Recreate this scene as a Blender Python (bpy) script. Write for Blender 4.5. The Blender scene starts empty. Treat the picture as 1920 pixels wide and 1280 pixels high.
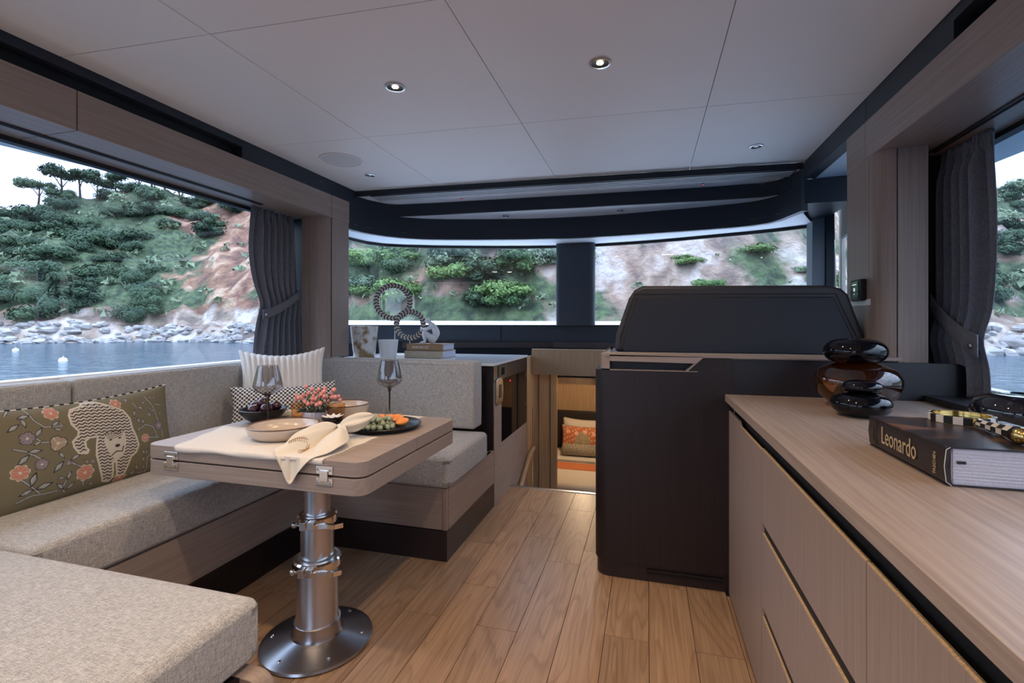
import bpy, bmesh, math, random
import numpy as np
from mathutils import Vector, Matrix, noise
random.seed(7); np.random.seed(7)
PI = math.pi
S = bpy.context.scene
COL = S.collection

# ------------------------------------------------------------------ camera, world, exposure
cam_d = bpy.data.cameras.new('camera'); cam = bpy.data.objects.new('camera', cam_d); COL.objects.link(cam)
cam.location = (0, 0, 1.2); cam.rotation_euler = (PI/2, 0, math.atan2(253, 901))
cam_d.sensor_width = 36; cam_d.lens = 901/1920*36; cam_d.shift_y = -32/1920
cam_d.clip_start = 0.02; cam_d.clip_end = 2000
S.camera = cam
S.view_settings.view_transform = 'Standard'; S.view_settings.look = 'None'
S.view_settings.gamma = 1; S.view_settings.use_curve_mapping = False
S.view_settings.exposure = 0.38
SKY = 2.0; LAMP = 17.0
S.cycles.max_bounces = 9; S.cycles.diffuse_bounces = 5; S.cycles.glossy_bounces = 4
S.cycles.transparent_max_bounces = 16; S.cycles.transmission_bounces = 4
S.cycles.caustics_reflective = False; S.cycles.caustics_refractive = False
S.cycles.sample_clamp_indirect = 4.0

w = bpy.data.worlds.new('overcast_sky'); S.world = w; w.use_nodes = True
nt = w.node_tree; N = nt.nodes; L = nt.links; N.clear()
out = N.new('ShaderNodeOutputWorld'); bg = N.new('ShaderNodeBackground')
tc = N.new('ShaderNodeTexCoord'); mp = N.new('ShaderNodeMapping'); mp.inputs['Scale'].default_value = (1, 1, 3.2)
nz = N.new('ShaderNodeTexNoise'); nz.inputs['Scale'].default_value = 2.6; nz.inputs['Detail'].default_value = 6
rp = N.new('ShaderNodeValToRGB'); e = rp.color_ramp.elements
e[0].position = .36; e[0].color = (.36, .49, .76, 1); e[1].position = .66; e[1].color = (.76, .86, 1.0, 1)
L.new(tc.outputs['Generated'], mp.inputs[0]); L.new(mp.outputs[0], nz.inputs['Vector']); L.new(nz.outputs['Fac'], rp.inputs[0])
L.new(rp.outputs[0], bg.inputs['Color'])
# standard overcast luminance: brighter towards the zenith, (1 + 2 sin elevation)
sx = N.new('ShaderNodeSeparateXYZ'); ma = N.new('ShaderNodeMath'); ma.operation = 'MULTIPLY_ADD'; mc = N.new('ShaderNodeMath'); mc.operation = 'MAXIMUM'; mc.inputs[1].default_value = 0
L.new(tc.outputs['Generated'], sx.inputs[0]); L.new(sx.outputs['Z'], mc.inputs[0]); L.new(mc.outputs[0], ma.inputs[0]); ma.inputs[1].default_value = 2.4*SKY; ma.inputs[2].default_value = SKY
L.new(ma.outputs[0], bg.inputs['Strength']); L.new(bg.outputs[0], out.inputs[0])

# ------------------------------------------------------------------ materials
def mat(name):
    m = bpy.data.materials.new(name); m.use_nodes = True
    return m, m.node_tree.nodes, m.node_tree.links, m.node_tree.nodes['Principled BSDF']
def plain(name, col, rough=.5, metal=0, bump=0, bscale=200, emit=0, coat=0, spec=.5, ecol=None, vary=0, vscale=6):
    m, n, l, b = mat(name)
    b.inputs['Base Color'].default_value = (*col, 1); b.inputs['Roughness'].default_value = rough
    b.inputs['Metallic'].default_value = metal; b.inputs['Coat Weight'].default_value = coat
    b.inputs['Specular IOR Level'].default_value = spec
    if emit: b.inputs['Emission Color'].default_value = (*(ecol or col), 1); b.inputs['Emission Strength'].default_value = emit
    t = n.new('ShaderNodeTexCoord')
    if vary:
        z = n.new('ShaderNodeTexNoise'); z.inputs['Scale'].default_value = vscale; z.inputs['Detail'].default_value = 5
        r = n.new('ShaderNodeValToRGB'); r.color_ramp.elements[0].position = .3; r.color_ramp.elements[1].position = .7
        r.color_ramp.elements[0].color = (*[c*(1-vary) for c in col], 1); r.color_ramp.elements[1].color = (*[min(1, c*(1+vary)) for c in col], 1)
        l.new(t.outputs['Object'], z.inputs['Vector']); l.new(z.outputs['Fac'], r.inputs[0]); l.new(r.outputs[0], b.inputs['Base Color'])
    if bump:
        z = n.new('ShaderNodeTexNoise'); z.inputs['Scale'].default_value = bscale; z.inputs['Detail'].default_value = 3
        u = n.new('ShaderNodeBump'); u.inputs['Strength'].default_value = bump; u.inputs['Distance'].default_value = .002
        l.new(t.outputs['Object'], z.inputs['Vector']); l.new(z.outputs['Fac'], u.inputs['Height']); l.new(u.outputs[0], b.inputs['Normal'])
    return m
def wood(name, c1, c2, axis='y', rough=.45, fine=130, along=2.5, rnd=0, cath=0):
    """straight grained veneer: noise stretched along one axis; cath adds cathedral arches"""
    m, n, l, b = mat(name)
    t = n.new('ShaderNodeTexCoord'); mp = n.new('ShaderNodeMapping')
    s = [fine, fine, fine]; s['xyz'.index(axis)] = along; mp.inputs['Scale'].default_value = s
    l.new(t.outputs['Object'], mp.inputs[0])
    oi = n.new('ShaderNodeObjectInfo')
    if rnd:
        mul = n.new('ShaderNodeVectorMath'); mul.operation = 'MULTIPLY_ADD'
        cm = n.new('ShaderNodeCombineXYZ')
        for k in range(3): l.new(oi.outputs['Random'], cm.inputs[k])
        l.new(cm.outputs[0], mul.inputs[0]); mul.inputs[1].default_value = (37, 23, 11); l.new(t.outputs['Object'], mul.inputs[2])
        l.new(mul.outputs[0], mp.inputs[0])
    z = n.new('ShaderNodeTexNoise'); z.inputs['Scale'].default_value = 1; z.inputs['Detail'].default_value = 4; z.inputs['Roughness'].default_value = .6
    l.new(mp.outputs[0], z.inputs['Vector'])
    r = n.new('ShaderNodeValToRGB'); r.color_ramp.elements[0].position = .34; r.color_ramp.elements[1].position = .66
    r.color_ramp.elements[0].color = (*c1, 1); r.color_ramp.elements[1].color = (*c2, 1)
    l.new(z.outputs['Fac'], r.inputs[0]); colr = r.outputs[0]; hgt = z.outputs['Fac']
    if cath:
        m2 = n.new('ShaderNodeMapping'); s2 = [9, 9, 9]; s2['xyz'.index(axis)] = 1.1; m2.inputs['Scale'].default_value = s2
        l.new(mul.outputs[0] if rnd else t.outputs['Object'], m2.inputs[0])
        z2 = n.new('ShaderNodeTexNoise'); z2.inputs['Scale'].default_value = 1; z2.inputs['Detail'].default_value = 1.5; z2.inputs['Distortion'].default_value = .4
        l.new(m2.outputs[0], z2.inputs['Vector'])
        mm = n.new('ShaderNodeMath'); mm.operation = 'MULTIPLY'; mm.inputs[1].default_value = cath; l.new(z2.outputs['Fac'], mm.inputs[0])
        fr = n.new('ShaderNodeMath'); fr.operation = 'FRACT'; l.new(mm.outputs[0], fr.inputs[0])
        r2 = n.new('ShaderNodeValToRGB'); q = r2.color_ramp.elements; q[0].position = 0; q[0].color = (.70, .66, .62, 1); q[1].position = .35; q[1].color = (1, 1, 1, 1)
        q3 = r2.color_ramp.elements.new(.9); q3.color = (.98, .97, .96, 1); q4 = r2.color_ramp.elements.new(1); q4.color = (.72, .68, .64, 1)
        l.new(fr.outputs[0], r2.inputs[0])
        mx = n.new('ShaderNodeMix'); mx.data_type = 'RGBA'; mx.blend_type = 'MULTIPLY'; mx.inputs[0].default_value = .8
        l.new(colr, mx.inputs[6]); l.new(r2.outputs[0], mx.inputs[7]); colr = mx.outputs[2]
    if rnd:
        h = n.new('ShaderNodeHueSaturation'); mr = n.new('ShaderNodeMapRange'); mr.inputs['To Min'].default_value = 1-rnd; mr.inputs['To Max'].default_value = 1+rnd
        l.new(oi.outputs['Random'], mr.inputs[0]); l.new(mr.outputs[0], h.inputs['Value']); l.new(colr, h.inputs['Color']); colr = h.outputs[0]
    l.new(colr, b.inputs['Base Color']); b.inputs['Roughness'].default_value = rough
    u = n.new('ShaderNodeBump'); u.inputs['Strength'].default_value = .12; u.inputs['Distance'].default_value = .001
    l.new(hgt, u.inputs['Height']); l.new(u.outputs[0], b.inputs['Normal'])
    return m
def weave(name, c1, c2, scale=700, bump=.5, rough=.95):
    """coarse woven upholstery: threads run both ways with slubs"""
    m, n, l, b = mat(name); t = n.new('ShaderNodeTexCoord'); acc = None
    outs = []
    for sc in ((scale, scale, scale*.12), (scale, scale*.15, scale), (scale*.15, scale, scale)):
        mp = n.new('ShaderNodeMapping'); mp.inputs['Scale'].default_value = sc; l.new(t.outputs['Object'], mp.inputs[0])
        z = n.new('ShaderNodeTexNoise'); z.inputs['Scale'].default_value = .45; z.inputs['Detail'].default_value = 2; l.new(mp.outputs[0], z.inputs['Vector']); outs.append(z.outputs['Fac'])
    a = n.new('ShaderNodeMath'); l.new(outs[0], a.inputs[0]); l.new(outs[1], a.inputs[1])
    a2 = n.new('ShaderNodeMath'); l.new(a.outputs[0], a2.inputs[0]); l.new(outs[2], a2.inputs[1])
    r = n.new('ShaderNodeMapRange'); r.inputs['From Min'].default_value = 1.2; r.inputs['From Max'].default_value = 1.8; l.new(a2.outputs[0], r.inputs[0])
    mx = n.new('ShaderNodeMix'); mx.data_type = 'RGBA'; mx.inputs[6].default_value = (*c1, 1); mx.inputs[7].default_value = (*c2, 1); l.new(r.outputs[0], mx.inputs[0])
    l.new(mx.outputs[2], b.inputs['Base Color']); b.inputs['Roughness'].default_value = rough; b.inputs['Sheen Weight'].default_value = .15
    u = n.new('ShaderNodeBump'); u.inputs['Strength'].default_value = bump; u.inputs['Distance'].default_value = .0015
    l.new(r.outputs[0], u.inputs['Height']); l.new(u.outputs[0], b.inputs['Normal'])
    return m
def vcol(name, rough=.8, bump=.2, bscale=900):
    m, n, l, b = mat(name); a = n.new('ShaderNodeAttribute'); a.attribute_name = 'Col'
    l.new(a.outputs['Color'], b.inputs['Base Color']); b.inputs['Roughness'].default_value = rough
    if bump:
        t = n.new('ShaderNodeTexCoord'); z = n.new('ShaderNodeTexNoise'); z.inputs['Scale'].default_value = bscale
        u = n.new('ShaderNodeBump'); u.inputs['Strength'].default_value = bump; u.inputs['Distance'].default_value = .002
        l.new(t.outputs['Object'], z.inputs['Vector']); l.new(z.outputs['Fac'], u.inputs['Height']); l.new(u.outputs[0], b.inputs['Normal'])
    return m
def pane(name, tint=(1, 1, 1), ior=1.45, rough=0.0, boost=0.0):
    m, n, l, b = mat(name); n.remove(b)
    o = [x for x in n if x.type == 'OUTPUT_MATERIAL'][0]
    tr = n.new('ShaderNodeBsdfTransparent'); tr.inputs[0].default_value = (*tint, 1)
    gl = n.new('ShaderNodeBsdfGlossy'); gl.inputs['Roughness'].default_value = rough
    f = n.new('ShaderNodeFresnel'); ge = n.new('ShaderNodeNewGeometry'); ri = n.new('ShaderNodeMapRange')
    ri.inputs['To Min'].default_value = ior; ri.inputs['To Max'].default_value = 1/ior   # same reflectance from both faces of the sheet
    l.new(ge.outputs['Backfacing'], ri.inputs[0]); l.new(ri.outputs[0], f.inputs['IOR'])
    ad = n.new('ShaderNodeMath'); ad.use_clamp = True; ad.inputs[1].default_value = boost; l.new(f.outputs[0], ad.inputs[0])
    mx = n.new('ShaderNodeMixShader'); l.new(ad.outputs[0], mx.inputs[0]); l.new(tr.outputs[0], mx.inputs[1]); l.new(gl.outputs[0], mx.inputs[2]); l.new(mx.outputs[0], o.inputs[0])
    return m

M = {}
M['oak'] = wood('greyed_oak_veneer', (.285, .215, .175), (.36, .283, .238), 'y', .42)
M['oak_v'] = wood('greyed_oak_vertical', (.275, .20, .165), (.34, .262, .218), 'z', .45)
M['oak_x'] = wood('greyed_oak_cross', (.285, .215, .175), (.36, .283, .238), 'x', .45)
M['oak_top'] = wood('greyed_oak_worktop', (.30, .228, .185), (.41, .325, .272), 'y', .38, fine=95)
M['floor'] = wood('oak_plank', (.325, .20, .118), (.43, .285, .18), 'y', .36, fine=110, along=2.2, rnd=.13, cath=9)
M['warm_wood'] = wood('warm_oak_cabin', (.40, .27, .15), (.52, .37, .22), 'z', .5)
M['ply'] = plain('plywood_edge', (.50, .35, .20), .6, vary=.3, vscale=300)
M['wenge'] = wood('dark_wenge', (.007, .004, .005), (.017, .010, .011), 'z', .42, fine=160)
M['wenge_x'] = wood('dark_wenge_cross', (.014, .008, .009), (.032, .02, .021), 'y', .36, fine=160)
M['ceil'] = plain('ceiling_panel', (.80, .78, .77), .55)
M['dark'] = plain('charcoal_panel', (.019, .026, .038), .5, spec=.35)
M['dark2'] = plain('charcoal_leather', (.040, .050, .066), .55, spec=.35, bump=.15, bscale=400)
M['black'] = plain('matt_black', (.006, .006, .007), .6)
M['ledge'] = plain('black_ledge', (.012, .013, .018), .42)
M['bluegrey'] = plain('pale_reveal', (.76, .80, .85), .5)
M['postgrey'] = plain('grey_post', (.13, .16, .19), .5)
M['white'] = plain('white_paint', (.82, .83, .84), .35)
M['cream'] = plain('cream_lining', (.55, .52, .47), .5)
M['fabric'] = weave('linen_upholstery', (.27, .26, .245), (.58, .56, .53), 900, .8)
M['fabric_w'] = weave('curtain_cloth', (.13, .135, .16), (.23, .24, .28), 900, .3)
M['tie'] = weave('curtain_tie_cloth', (.14, .14, .16), (.23, .235, .265), 900, .3)
M['leather'] = plain('seat_leather', (.026, .029, .038), .5, spec=.3, bump=.25, bscale=350)
M['leather_p'] = plain('seat_leather_border', (.040, .038, .042), .45, spec=.35, bump=.25, bscale=350)
M['seam'] = plain('dark_stitch', (.008, .008, .01), .7)
M['alu'] = plain('brushed_aluminium', (.62, .62, .64), .33, 1)
M['chrome'] = plain('polished_chrome', (.80, .79, .78), .08, 1)
M['steel'] = plain('satin_steel', (.50, .50, .52), .25, 1)
M['gold'] = plain('polished_gold', (.85, .60, .22), .15, 1)
M['glass'] = pane('window_glass', (.96, .98, 1.0), 1.5, 0, .025)
M['smoke'] = pane('smoked_glass', (.80, .79, .79), 1.6, .02, .03)
M['smoke_d'] = pane('smoked_glass_stem', (.22, .19, .18), 1.6, .03, .05)
M['amber'] = pane('amber_glass', (.97, .83, .68), 1.5, .02, .03)
M['linen'] = plain('cream_linen', (.72, .66, .58), .9, bump=.6, bscale=700, vary=.05, vscale=500)
M['napkin'] = plain('cream_cotton', (.70, .63, .52), .9, bump=.4, bscale=600)
M['stone'] = plain('beige_stoneware', (.56, .46, .37), .25, coat=.5, spec=.6, vary=.05, vscale=30)
M['rim'] = plain('brown_glaze_rim', (.13, .07, .04), .3, coat=.4)
M['blackdish'] = plain('black_stoneware', (.012, .012, .014), .35)
M['plum'] = plain('plum_skin', (.040, .005, .010), .28, coat=.25, vary=.7, vscale=14)
M['grape'] = plain('green_grape', (.30, .33, .20), .35, vary=.2, vscale=30)
M['apricot'] = plain('apricot_flesh', (.80, .28, .06), .45, vary=.15, vscale=40)
M['berry'] = plain('coral_berry', (.80, .27, .22), .35, vary=.45, vscale=60)
M['leaf'] = plain('green_leaf', (.035, .07, .03), .5, vary=.4, vscale=40)
M['stem'] = plain('brown_stem', (.10, .08, .03), .7)
M['petal'] = plain('white_petal', (.80, .78, .74), .5)
M['frost'] = plain('frosted_glass', (.80, .80, .80), .35, coat=.4)
M['wax'] = plain('candle_wax', (.85, .82, .76), .5)
M['plaster'] = plain('white_plaster', (.78, .78, .79), .7)
M['paper'] = plain('page_edges', (.50, .51, .60), .9, vary=.1, vscale=250)
M['glossblack'] = plain('gloss_black_glass', (.003, .003, .005), .02, spec=.4)
M['bone'] = plain('bone_white', (.72, .66, .60), .4)
M['red'] = plain('red_led', (1, .03, .05), .5, emit=12)
M['water'] = plain('water', (.02, .05, .07), .12, spec=.6)

# ------------------------------------------------------------------ mesh helpers
class MB:
    def __init__(s): s.bm = bmesh.new(); s.xf = None; s.mi = 0
    def V(s, p):
        p = Vector(p); return s.bm.verts.new(s.xf @ p if s.xf else p)
    def F(s, vs):
        try: f = s.bm.faces.new(vs); f.material_index = s.mi; return f
        except ValueError: return None
    def box(s, x0, x1, y0, y1, z0, z1):
        v = [s.V((x, y, z)) for z in (z0, z1) for y in (y0, y1) for x in (x0, x1)]
        for q in ((0, 2, 3, 1), (4, 5, 7, 6), (0, 1, 5, 4), (2, 6, 7, 3), (0, 4, 6, 2), (1, 3, 7, 5)): s.F([v[i] for i in q])
        return s
    def prism(s, pts, z0, z1):
        """plan outline extruded between heights"""
        a = [s.V((x, y, z0)) for x, y in pts]; b = [s.V((x, y, z1)) for x, y in pts]; n = len(pts)
        s.F(a[::-1]); s.F(b)
        for i in range(n): s.F([a[i], a[(i+1) % n], b[(i+1) % n], b[i]])
        return s
    def slab(s, pts, d):
        """any planar outline of 3-D points extruded along vector d"""
        d = Vector(d); a = [s.V(p) for p in pts]; b = [s.V(Vector(p)+d) for p in pts]; n = len(pts)
        s.F(a[::-1]); s.F(b)
        for i in range(n): s.F([a[i], a[(i+1) % n], b[(i+1) % n], b[i]])
        return s
    def wall(s, pl, z0, z1, t):
        """upright strip following a plan polyline, thickness t to the left of travel"""
        n = len(pl); off = []
        for i in range(n):
            a = Vector(pl[max(0, i-1)]); b = Vector(pl[min(n-1, i+1)]); d = (b-a).normalized(); off.append(Vector(pl[i])+Vector((-d.y, d.x))*t)
        r = []
        for i in range(n):
            p, q = pl[i], off[i]
            r.append([s.V((p[0], p[1], z0)), s.V((q.x, q.y, z0)), s.V((q.x, q.y, z1)), s.V((p[0], p[1], z1))])
        for i in range(n-1):
            for k in range(4): s.F([r[i][k], r[i][(k+1) % 4], r[i+1][(k+1) % 4], r[i+1][k]])
        s.F(r[0][::-1]); s.F(r[-1]); return s
    def lathe(s, prof, c, n=32, sx=1, sy=1):
        rings = []
        for r, z in prof:
            if r < 1e-6: rings.append([s.V((c[0], c[1], c[2]+z))])
            else: rings.append([s.V((c[0]+r*sx*math.cos(2*PI*i/n), c[1]+r*sy*math.sin(2*PI*i/n), c[2]+z)) for i in range(n)])
        for a, b in zip(rings, rings[1:]):
            for i in range(n):
                j = (i+1) % n
                if len(a) == 1 and len(b) > 1: s.F([a[0], b[j], b[i]])
                elif len(b) == 1 and len(a) > 1: s.F([a[i], a[j], b[0]])
                elif len(a) > 1: s.F([a[i], a[j], b[j], b[i]])
        return s
    def tube(s, pts, r, n=8, caps=True, flat=1.0):
        pts = [Vector(p) for p in pts]; rs = r if isinstance(r, (list, tuple)) else [r]*len(pts); prev = None; up = None
        for i, p in enumerate(pts):
            d = (pts[min(i+1, len(pts)-1)]-pts[max(i-1, 0)]).normalized()
            if up is None: up = Vector((0, 0, 1)) if abs(d.z) < .9 else Vector((1, 0, 0))
            a = d.cross(up).normalized(); b = a.cross(d).normalized(); up = b
            ring = [s.V(p+(a*math.cos(2*PI*k/n)+b*flat*math.sin(2*PI*k/n))*rs[i]) for k in range(n)]
            if prev:
                for k in range(n): s.F([prev[k], prev[(k+1) % n], ring[(k+1) % n], ring[k]])
            elif caps: s.F(ring[::-1])
            prev = ring
        if caps: s.F(prev)
        return s
    def ball(s, c, r, n=10, sz=1, rot=None):
        R = r if isinstance(r, (tuple, list)) else (r, r, r*sz); m = max(5, n//2+1); top = None; rings = []
        for i in range(m+1):
            t = PI*i/m
            ps = [Vector((R[0]*math.sin(t)*math.cos(2*PI*k/n), R[1]*math.sin(t)*math.sin(2*PI*k/n), R[2]*math.cos(t))) for k in range(1 if i in (0, m) else n)]
            if rot: ps = [rot @ p for p in ps]
            rings.append([s.V(Vector(c)+p) for p in ps])
        for a, b in zip(rings, rings[1:]):
            for k in range(n):
                j = (k+1) % n
                if len(a) == 1: s.F([a[0], b[k], b[j]])
                elif len(b) == 1: s.F([a[k], b[0], a[j]])
                else: s.F([a[k], b[k], b[j], a[j]])
        return s
    def grid(s, fn, nu, nv, closed=False):
        g = [[s.V(fn(i/nu, j/nv)) for j in range(nv+1)] for i in range(nu+1)]
        for i in range(nu):
            for j in range(nv): s.F([g[i][j], g[i+1][j], g[i+1][j+1], g[i][j+1]])
        return s

def wpos(o): 
    p = Vector((0, 0, 0))
    while o: p += Vector(o.location); o = o.parent
    return p
def obj(name, mb, m, parent=None, at=None, bev=0, seg=2, smooth=None, kind=None, mods=(), recalc=True, label=None):
    me = bpy.data.meshes.new(name); bm = mb.bm
    if recalc: bmesh.ops.recalc_face_normals(bm, faces=bm.faces)
    o = bpy.data.objects.new(name, me)
    base = wpos(parent) if parent else Vector((0, 0, 0))
    if at is not None and parent is None: o.location = at
    sh = base + (Vector(at) if (at is not None and parent is None) else Vector((0, 0, 0)))
    bmesh.ops.translate(bm, vec=-sh, verts=bm.verts)
    bm.to_mesh(me); bm.free()
    for k in (m if isinstance(m, list) else [m]): me.materials.append(k)
    COL.objects.link(o)
    if parent: o.parent = parent
    if smooth is not None or bev:
        me.shade_smooth()
        if smooth: me.set_sharp_from_angle(angle=math.radians(smooth))
    if bev:
        b = o.modifiers.new('bevel', 'BEVEL'); b.width = bev; b.segments = seg; b.limit_method = 'ANGLE'; b.angle_limit = math.radians(40)
        b.harden_normals = True
    for k, kw in mods:
        md = o.modifiers.new(k.lower(), k)
        for a, v in kw.items(): setattr(md, a, v)
    if kind: o['kind'] = kind
    if label: o['label'] = label
    return o
def thing(name, label, cat, loc, group=None):
    o = bpy.data.objects.new(name, None); o.empty_display_size = .05; COL.objects.link(o); o.location = loc
    o['label'] = label; o['category'] = cat
    if group: o['group'] = group
    return o
def tag(o, label, cat, group=None):
    o['label'] = label; o['category'] = cat
    if group: o['group'] = group
    return o
def struct(name, mb, m, **k): return obj(name, mb, m, kind='structure', **k)
def box(*a): return MB().box(*a)
def text(body, size, m, mw, parent, name='lettering', sx=1.0, ext=.0004, align='LEFT'):
    cu = bpy.data.curves.new(name, 'FONT'); cu.body = body; cu.size = size; cu.extrude = ext; cu.align_x = align; cu.align_y = 'CENTER'
    cu.resolution_u = 3
    t = bpy.data.objects.new('tmp', cu); COL.objects.link(t); dg = bpy.context.evaluated_depsgraph_get()
    me = bpy.data.meshes.new_from_object(t.evaluated_get(dg)); bpy.data.objects.remove(t)
    me.transform(Matrix.Diagonal((sx, 1, 1, 1))); me.transform(mw); me.transform(Matrix.Translation(-wpos(parent)))
    me.materials.clear(); me.materials.append(m); me.name = name
    o = bpy.data.objects.new(name, me); COL.objects.link(o); o.parent = parent; return o
def basis(origin, ax, ay):
    ax = Vector(ax).normalized(); ay = Vector(ay).normalized(); az = ax.cross(ay)
    m = Matrix((ax, ay, az)).transposed().to_4x4(); m.translation = Vector(origin); return m
def arc(cx, cy, r, a0, a1, n): return [(cx+r*math.cos(math.radians(a0+(a1-a0)*i/n)), cy+r*math.sin(math.radians(a0+(a1-a0)*i/n))) for i in range(n+1)]
def rrect(x0, x1, y0, y1, r, n=5):
    return arc(x1-r, y0+r, r, -90, 0, n)+arc(x1-r, y1-r, r, 0, 90, n)+arc(x0+r, y1-r, r, 90, 180, n)+arc(x0+r, y0+r, r, 180, 270, n)

# ================================================================== THE ROOM
Z0, ZC = 0.0, 2.2
# ---- floor of oak planks
fl = struct('floor', box(-1.86, .42, -2.6, 3.42, -.04, -.0125), M['black'])
E0, PW = .0075, .1655
J = {-8: [2.22, .9, -.5], -7: [2.9, 1.30, .1], -6: [2.5, 1.82, .6, -.8], -5: [3.0, 2.09, 1.05, -.3], -4: [2.65, 1.81, .7, -.9], -3: [3.1, 2.4, 1.2, 0], -2: [3.03, 2.56, 1.5, .4, -.7], -1: [2.75, 1.888, .8, -.4], 0: [2.3, 1.45, .3, -1], 1: [1.88, 1.0, -.2], -9: [1.5, .2], -10: [1.8, .5], -11: [1.2]}
for k in range(-11, 2):
    xs = (E0+PW*k+.0009, E0+PW*(k+1)-.0009); xs = (max(xs[0], -1.80), min(xs[1], .352))
    ys = [3.42]+J.get(k, [])+[-2.6]
    for a, b in zip(ys, ys[1:]):
        obj('plank', box(xs[0], xs[1], b+.0009, a-.0009, -.0125, 0), M['floor'], fl, bev=.0006, seg=1)
obj('plank', box(.3395, .352, -2.6, 2.3, -.0125, 0), M['floor'], fl)
struct('trim_1', box(-.975, .4, 3.42, 3.45, -.05, .004), M['alu'], bev=.002)

# ---- ceiling panels
def cy(y, x): return y+.06*(x+.6)
cl = struct('ceiling', box(-2.45, 1.4, -2.6, 3.2, 2.215, 2.25), M['black'])
XS = [-2.112, -1.45, -.60, .265, .935]; YS = [-2.6, -1.55, -.58, .40, 1.365, 2.315, 3.25]
for i in range(4):
    for j in range(6):
        g = .0013; a, b = XS[i]+g, XS[i+1]-g
        obj('ceiling_panel', MB().prism([(a, cy(YS[j]+g, a)), (b, cy(YS[j]+g, b)), (b, cy(YS[j+1]-g, b)), (a, cy(YS[j+1]-g, a))], 2.2, 2.22), M['ceil'], cl, bev=.001, seg=1)

# ---- stepped overhead in front of the ceiling
FP = [(-2.115, 3.083), (-2.115, 3.17), (-2.085, 3.29), (-2.02, 3.42), (-1.92, 3.54), (-1.78, 3.64), (-1.6, 3.71), (-1.39, 3.77), (-1.17, 3.825), (-.95, 3.87), (-.73, 3.90), (-.406, 3.915), (-.18, 3.905), (.05, 3.877), (.25, 3.857), (.43, 3.832), (.60, 3.805), (.72, 3.765), (.80, 3.715), (.855, 3.64), (.88, 3.53), (.905, 3.44), (.925, 3.365)]
struct('trim_2', MB().wall(FP, 1.906, 2.22, .04), M['dark'], smooth=40)
def lerp_line(pl, n):
    P = [Vector(p) for p in pl]; ls = [0]
    for a, b in zip(P, P[1:]): ls.append(ls[-1]+(b-a).length)
    out = []
    for i in range(n+1):
        d = ls[-1]*i/n
        for k in range(len(P)-1):
            if d <= ls[k+1]+1e-9: out.append(P[k].lerp(P[k+1], (d-ls[k])/(ls[k+1]-ls[k]))); break
    return out
def ruled(A, B, za, zb, n=48, t=.02):
    a, b = lerp_line(A, n), lerp_line(B, n); mb = MB(); r = [[mb.V((*p, z+dz)) for p in q] for q, z, dz in ((a, za, 0), (b, zb, 0), (b, zb, t), (a, za, t))]
    for k in range(4):
        for i in range(n): mb.F([r[k][i], r[k][i+1], r[(k+1) % 4][i+1], r[(k+1) % 4][i]])
    return mb
GP = [(-2.07, 3.34), (-2.02, 3.43), (-1.93, 3.485), (-1.6, 3.515), (-.6, 3.575), (.4, 3.625), (.76, 3.62), (.85, 3.58), (.90, 3.46)]
struct('trim_3', ruled([(-2.11, cy(3.263, -2.1)), (.93, cy(3.263, .93))], GP, 2.166, 2.166), M['bluegrey'])
struct('trim_4', MB().wall(GP, 2.072, 2.17, .02), M['dark'], smooth=40)
struct('trim_5', ruled([(x, y+.012) for x, y in GP[1:-1]], FP[4:-3], 2.076, 2.076), M['bluegrey'])
struct('trim_6', MB().prism([(-2.112, cy(3.25, -2.1)), (.932, cy(3.25, .93)), (.932, cy(3.262, .93)), (-2.112, cy(3.262, -2.1))], 2.1605, 2.2), M['dark'])
gr = thing('air_grille', 'long slatted air grille at the front edge of the white ceiling', 'air vent', (-.6, 3.3, 2.165))
obj('backing', MB().prism([(-2.0, cy(3.268, -2.0)), (.90, cy(3.268, .9)), (.90, cy(3.41, .9)), (-2.0, cy(3.41, -2.0))], 2.1602, 2.1655), M['black'], gr)
for k in range(4):
    y = 3.283+k*.033
    obj('slat', MB().prism([(-2.0, cy(y, -2)), (.89, cy(y, .89)), (.89, cy(y+.015, .89)), (-2.0, cy(y+.015, -2))], 2.1585, 2.1600), M['bluegrey'], gr)
for nm, x, y, lab in (('left', -1.37, 3.45, 'red standby light left of centre on the overhead panel'), ('right', .37, 3.53, 'red standby light right of centre on the overhead panel')):
    t = thing('indicator_light', lab, 'indicator light', (x, y, 2.162)); obj('lens', MB().ball((x, y, 2.163), .004, 8), M['red'], t)
    obj('bezel', MB().lathe([(.004, 0), (.008, 0), (.008, .006), (.004, .006), (.004, 0)], (x, y, 2.16), 14), M['black'], t)

# ---- windshield and its surround
W = [(-2.43, 3.45), (-2.425, 3.60), (-2.40, 3.77), (-2.318, 3.92), (-2.159, 4.026), (-1.892, 4.148), (-1.6, 4.25), (-1.323, 4.34), (-1.08, 4.40), (-.833, 4.445), (-.458, 4.457), (-.2, 4.435), (.054, 4.396), (.28, 4.34), (.477, 4.278), (.765, 4.191), (.942, 4.129), (1.06, 4.07), (1.173, 4.008)]
mb = MB()
Wt = [(-2.44, 3.08)]+W
fa, wa = lerp_line(FP, 60), lerp_line(Wt, 60)
rows = [[mb.V((*f, 1.908)) for f in fa], [mb.V((*q, 1.94)) for q in wa], [mb.V((*q, 1.97)) for q in wa], [mb.V((*f, 1.95)) for f in fa]]
for r in range(3):
    for i in range(60): mb.F([rows[r][i], rows[r][i+1], rows[r+1][i+1], rows[r+1][i]])
struct('trim_7', mb, M['bluegrey'], smooth=50)
struct('trim_8', MB().wall(W, 1.915, 1.942, .02), M['black'])
gl = struct('window_1', MB().wall([(x, y+.012) for x, y in W[:11]], 1.19, 1.94, .006), M['glass'], smooth=40)
struct('window_2', MB().wall([(x, y+.012) for x, y in W[10:]], 1.19, 1.94, .006), M['glass'], smooth=40)
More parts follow.
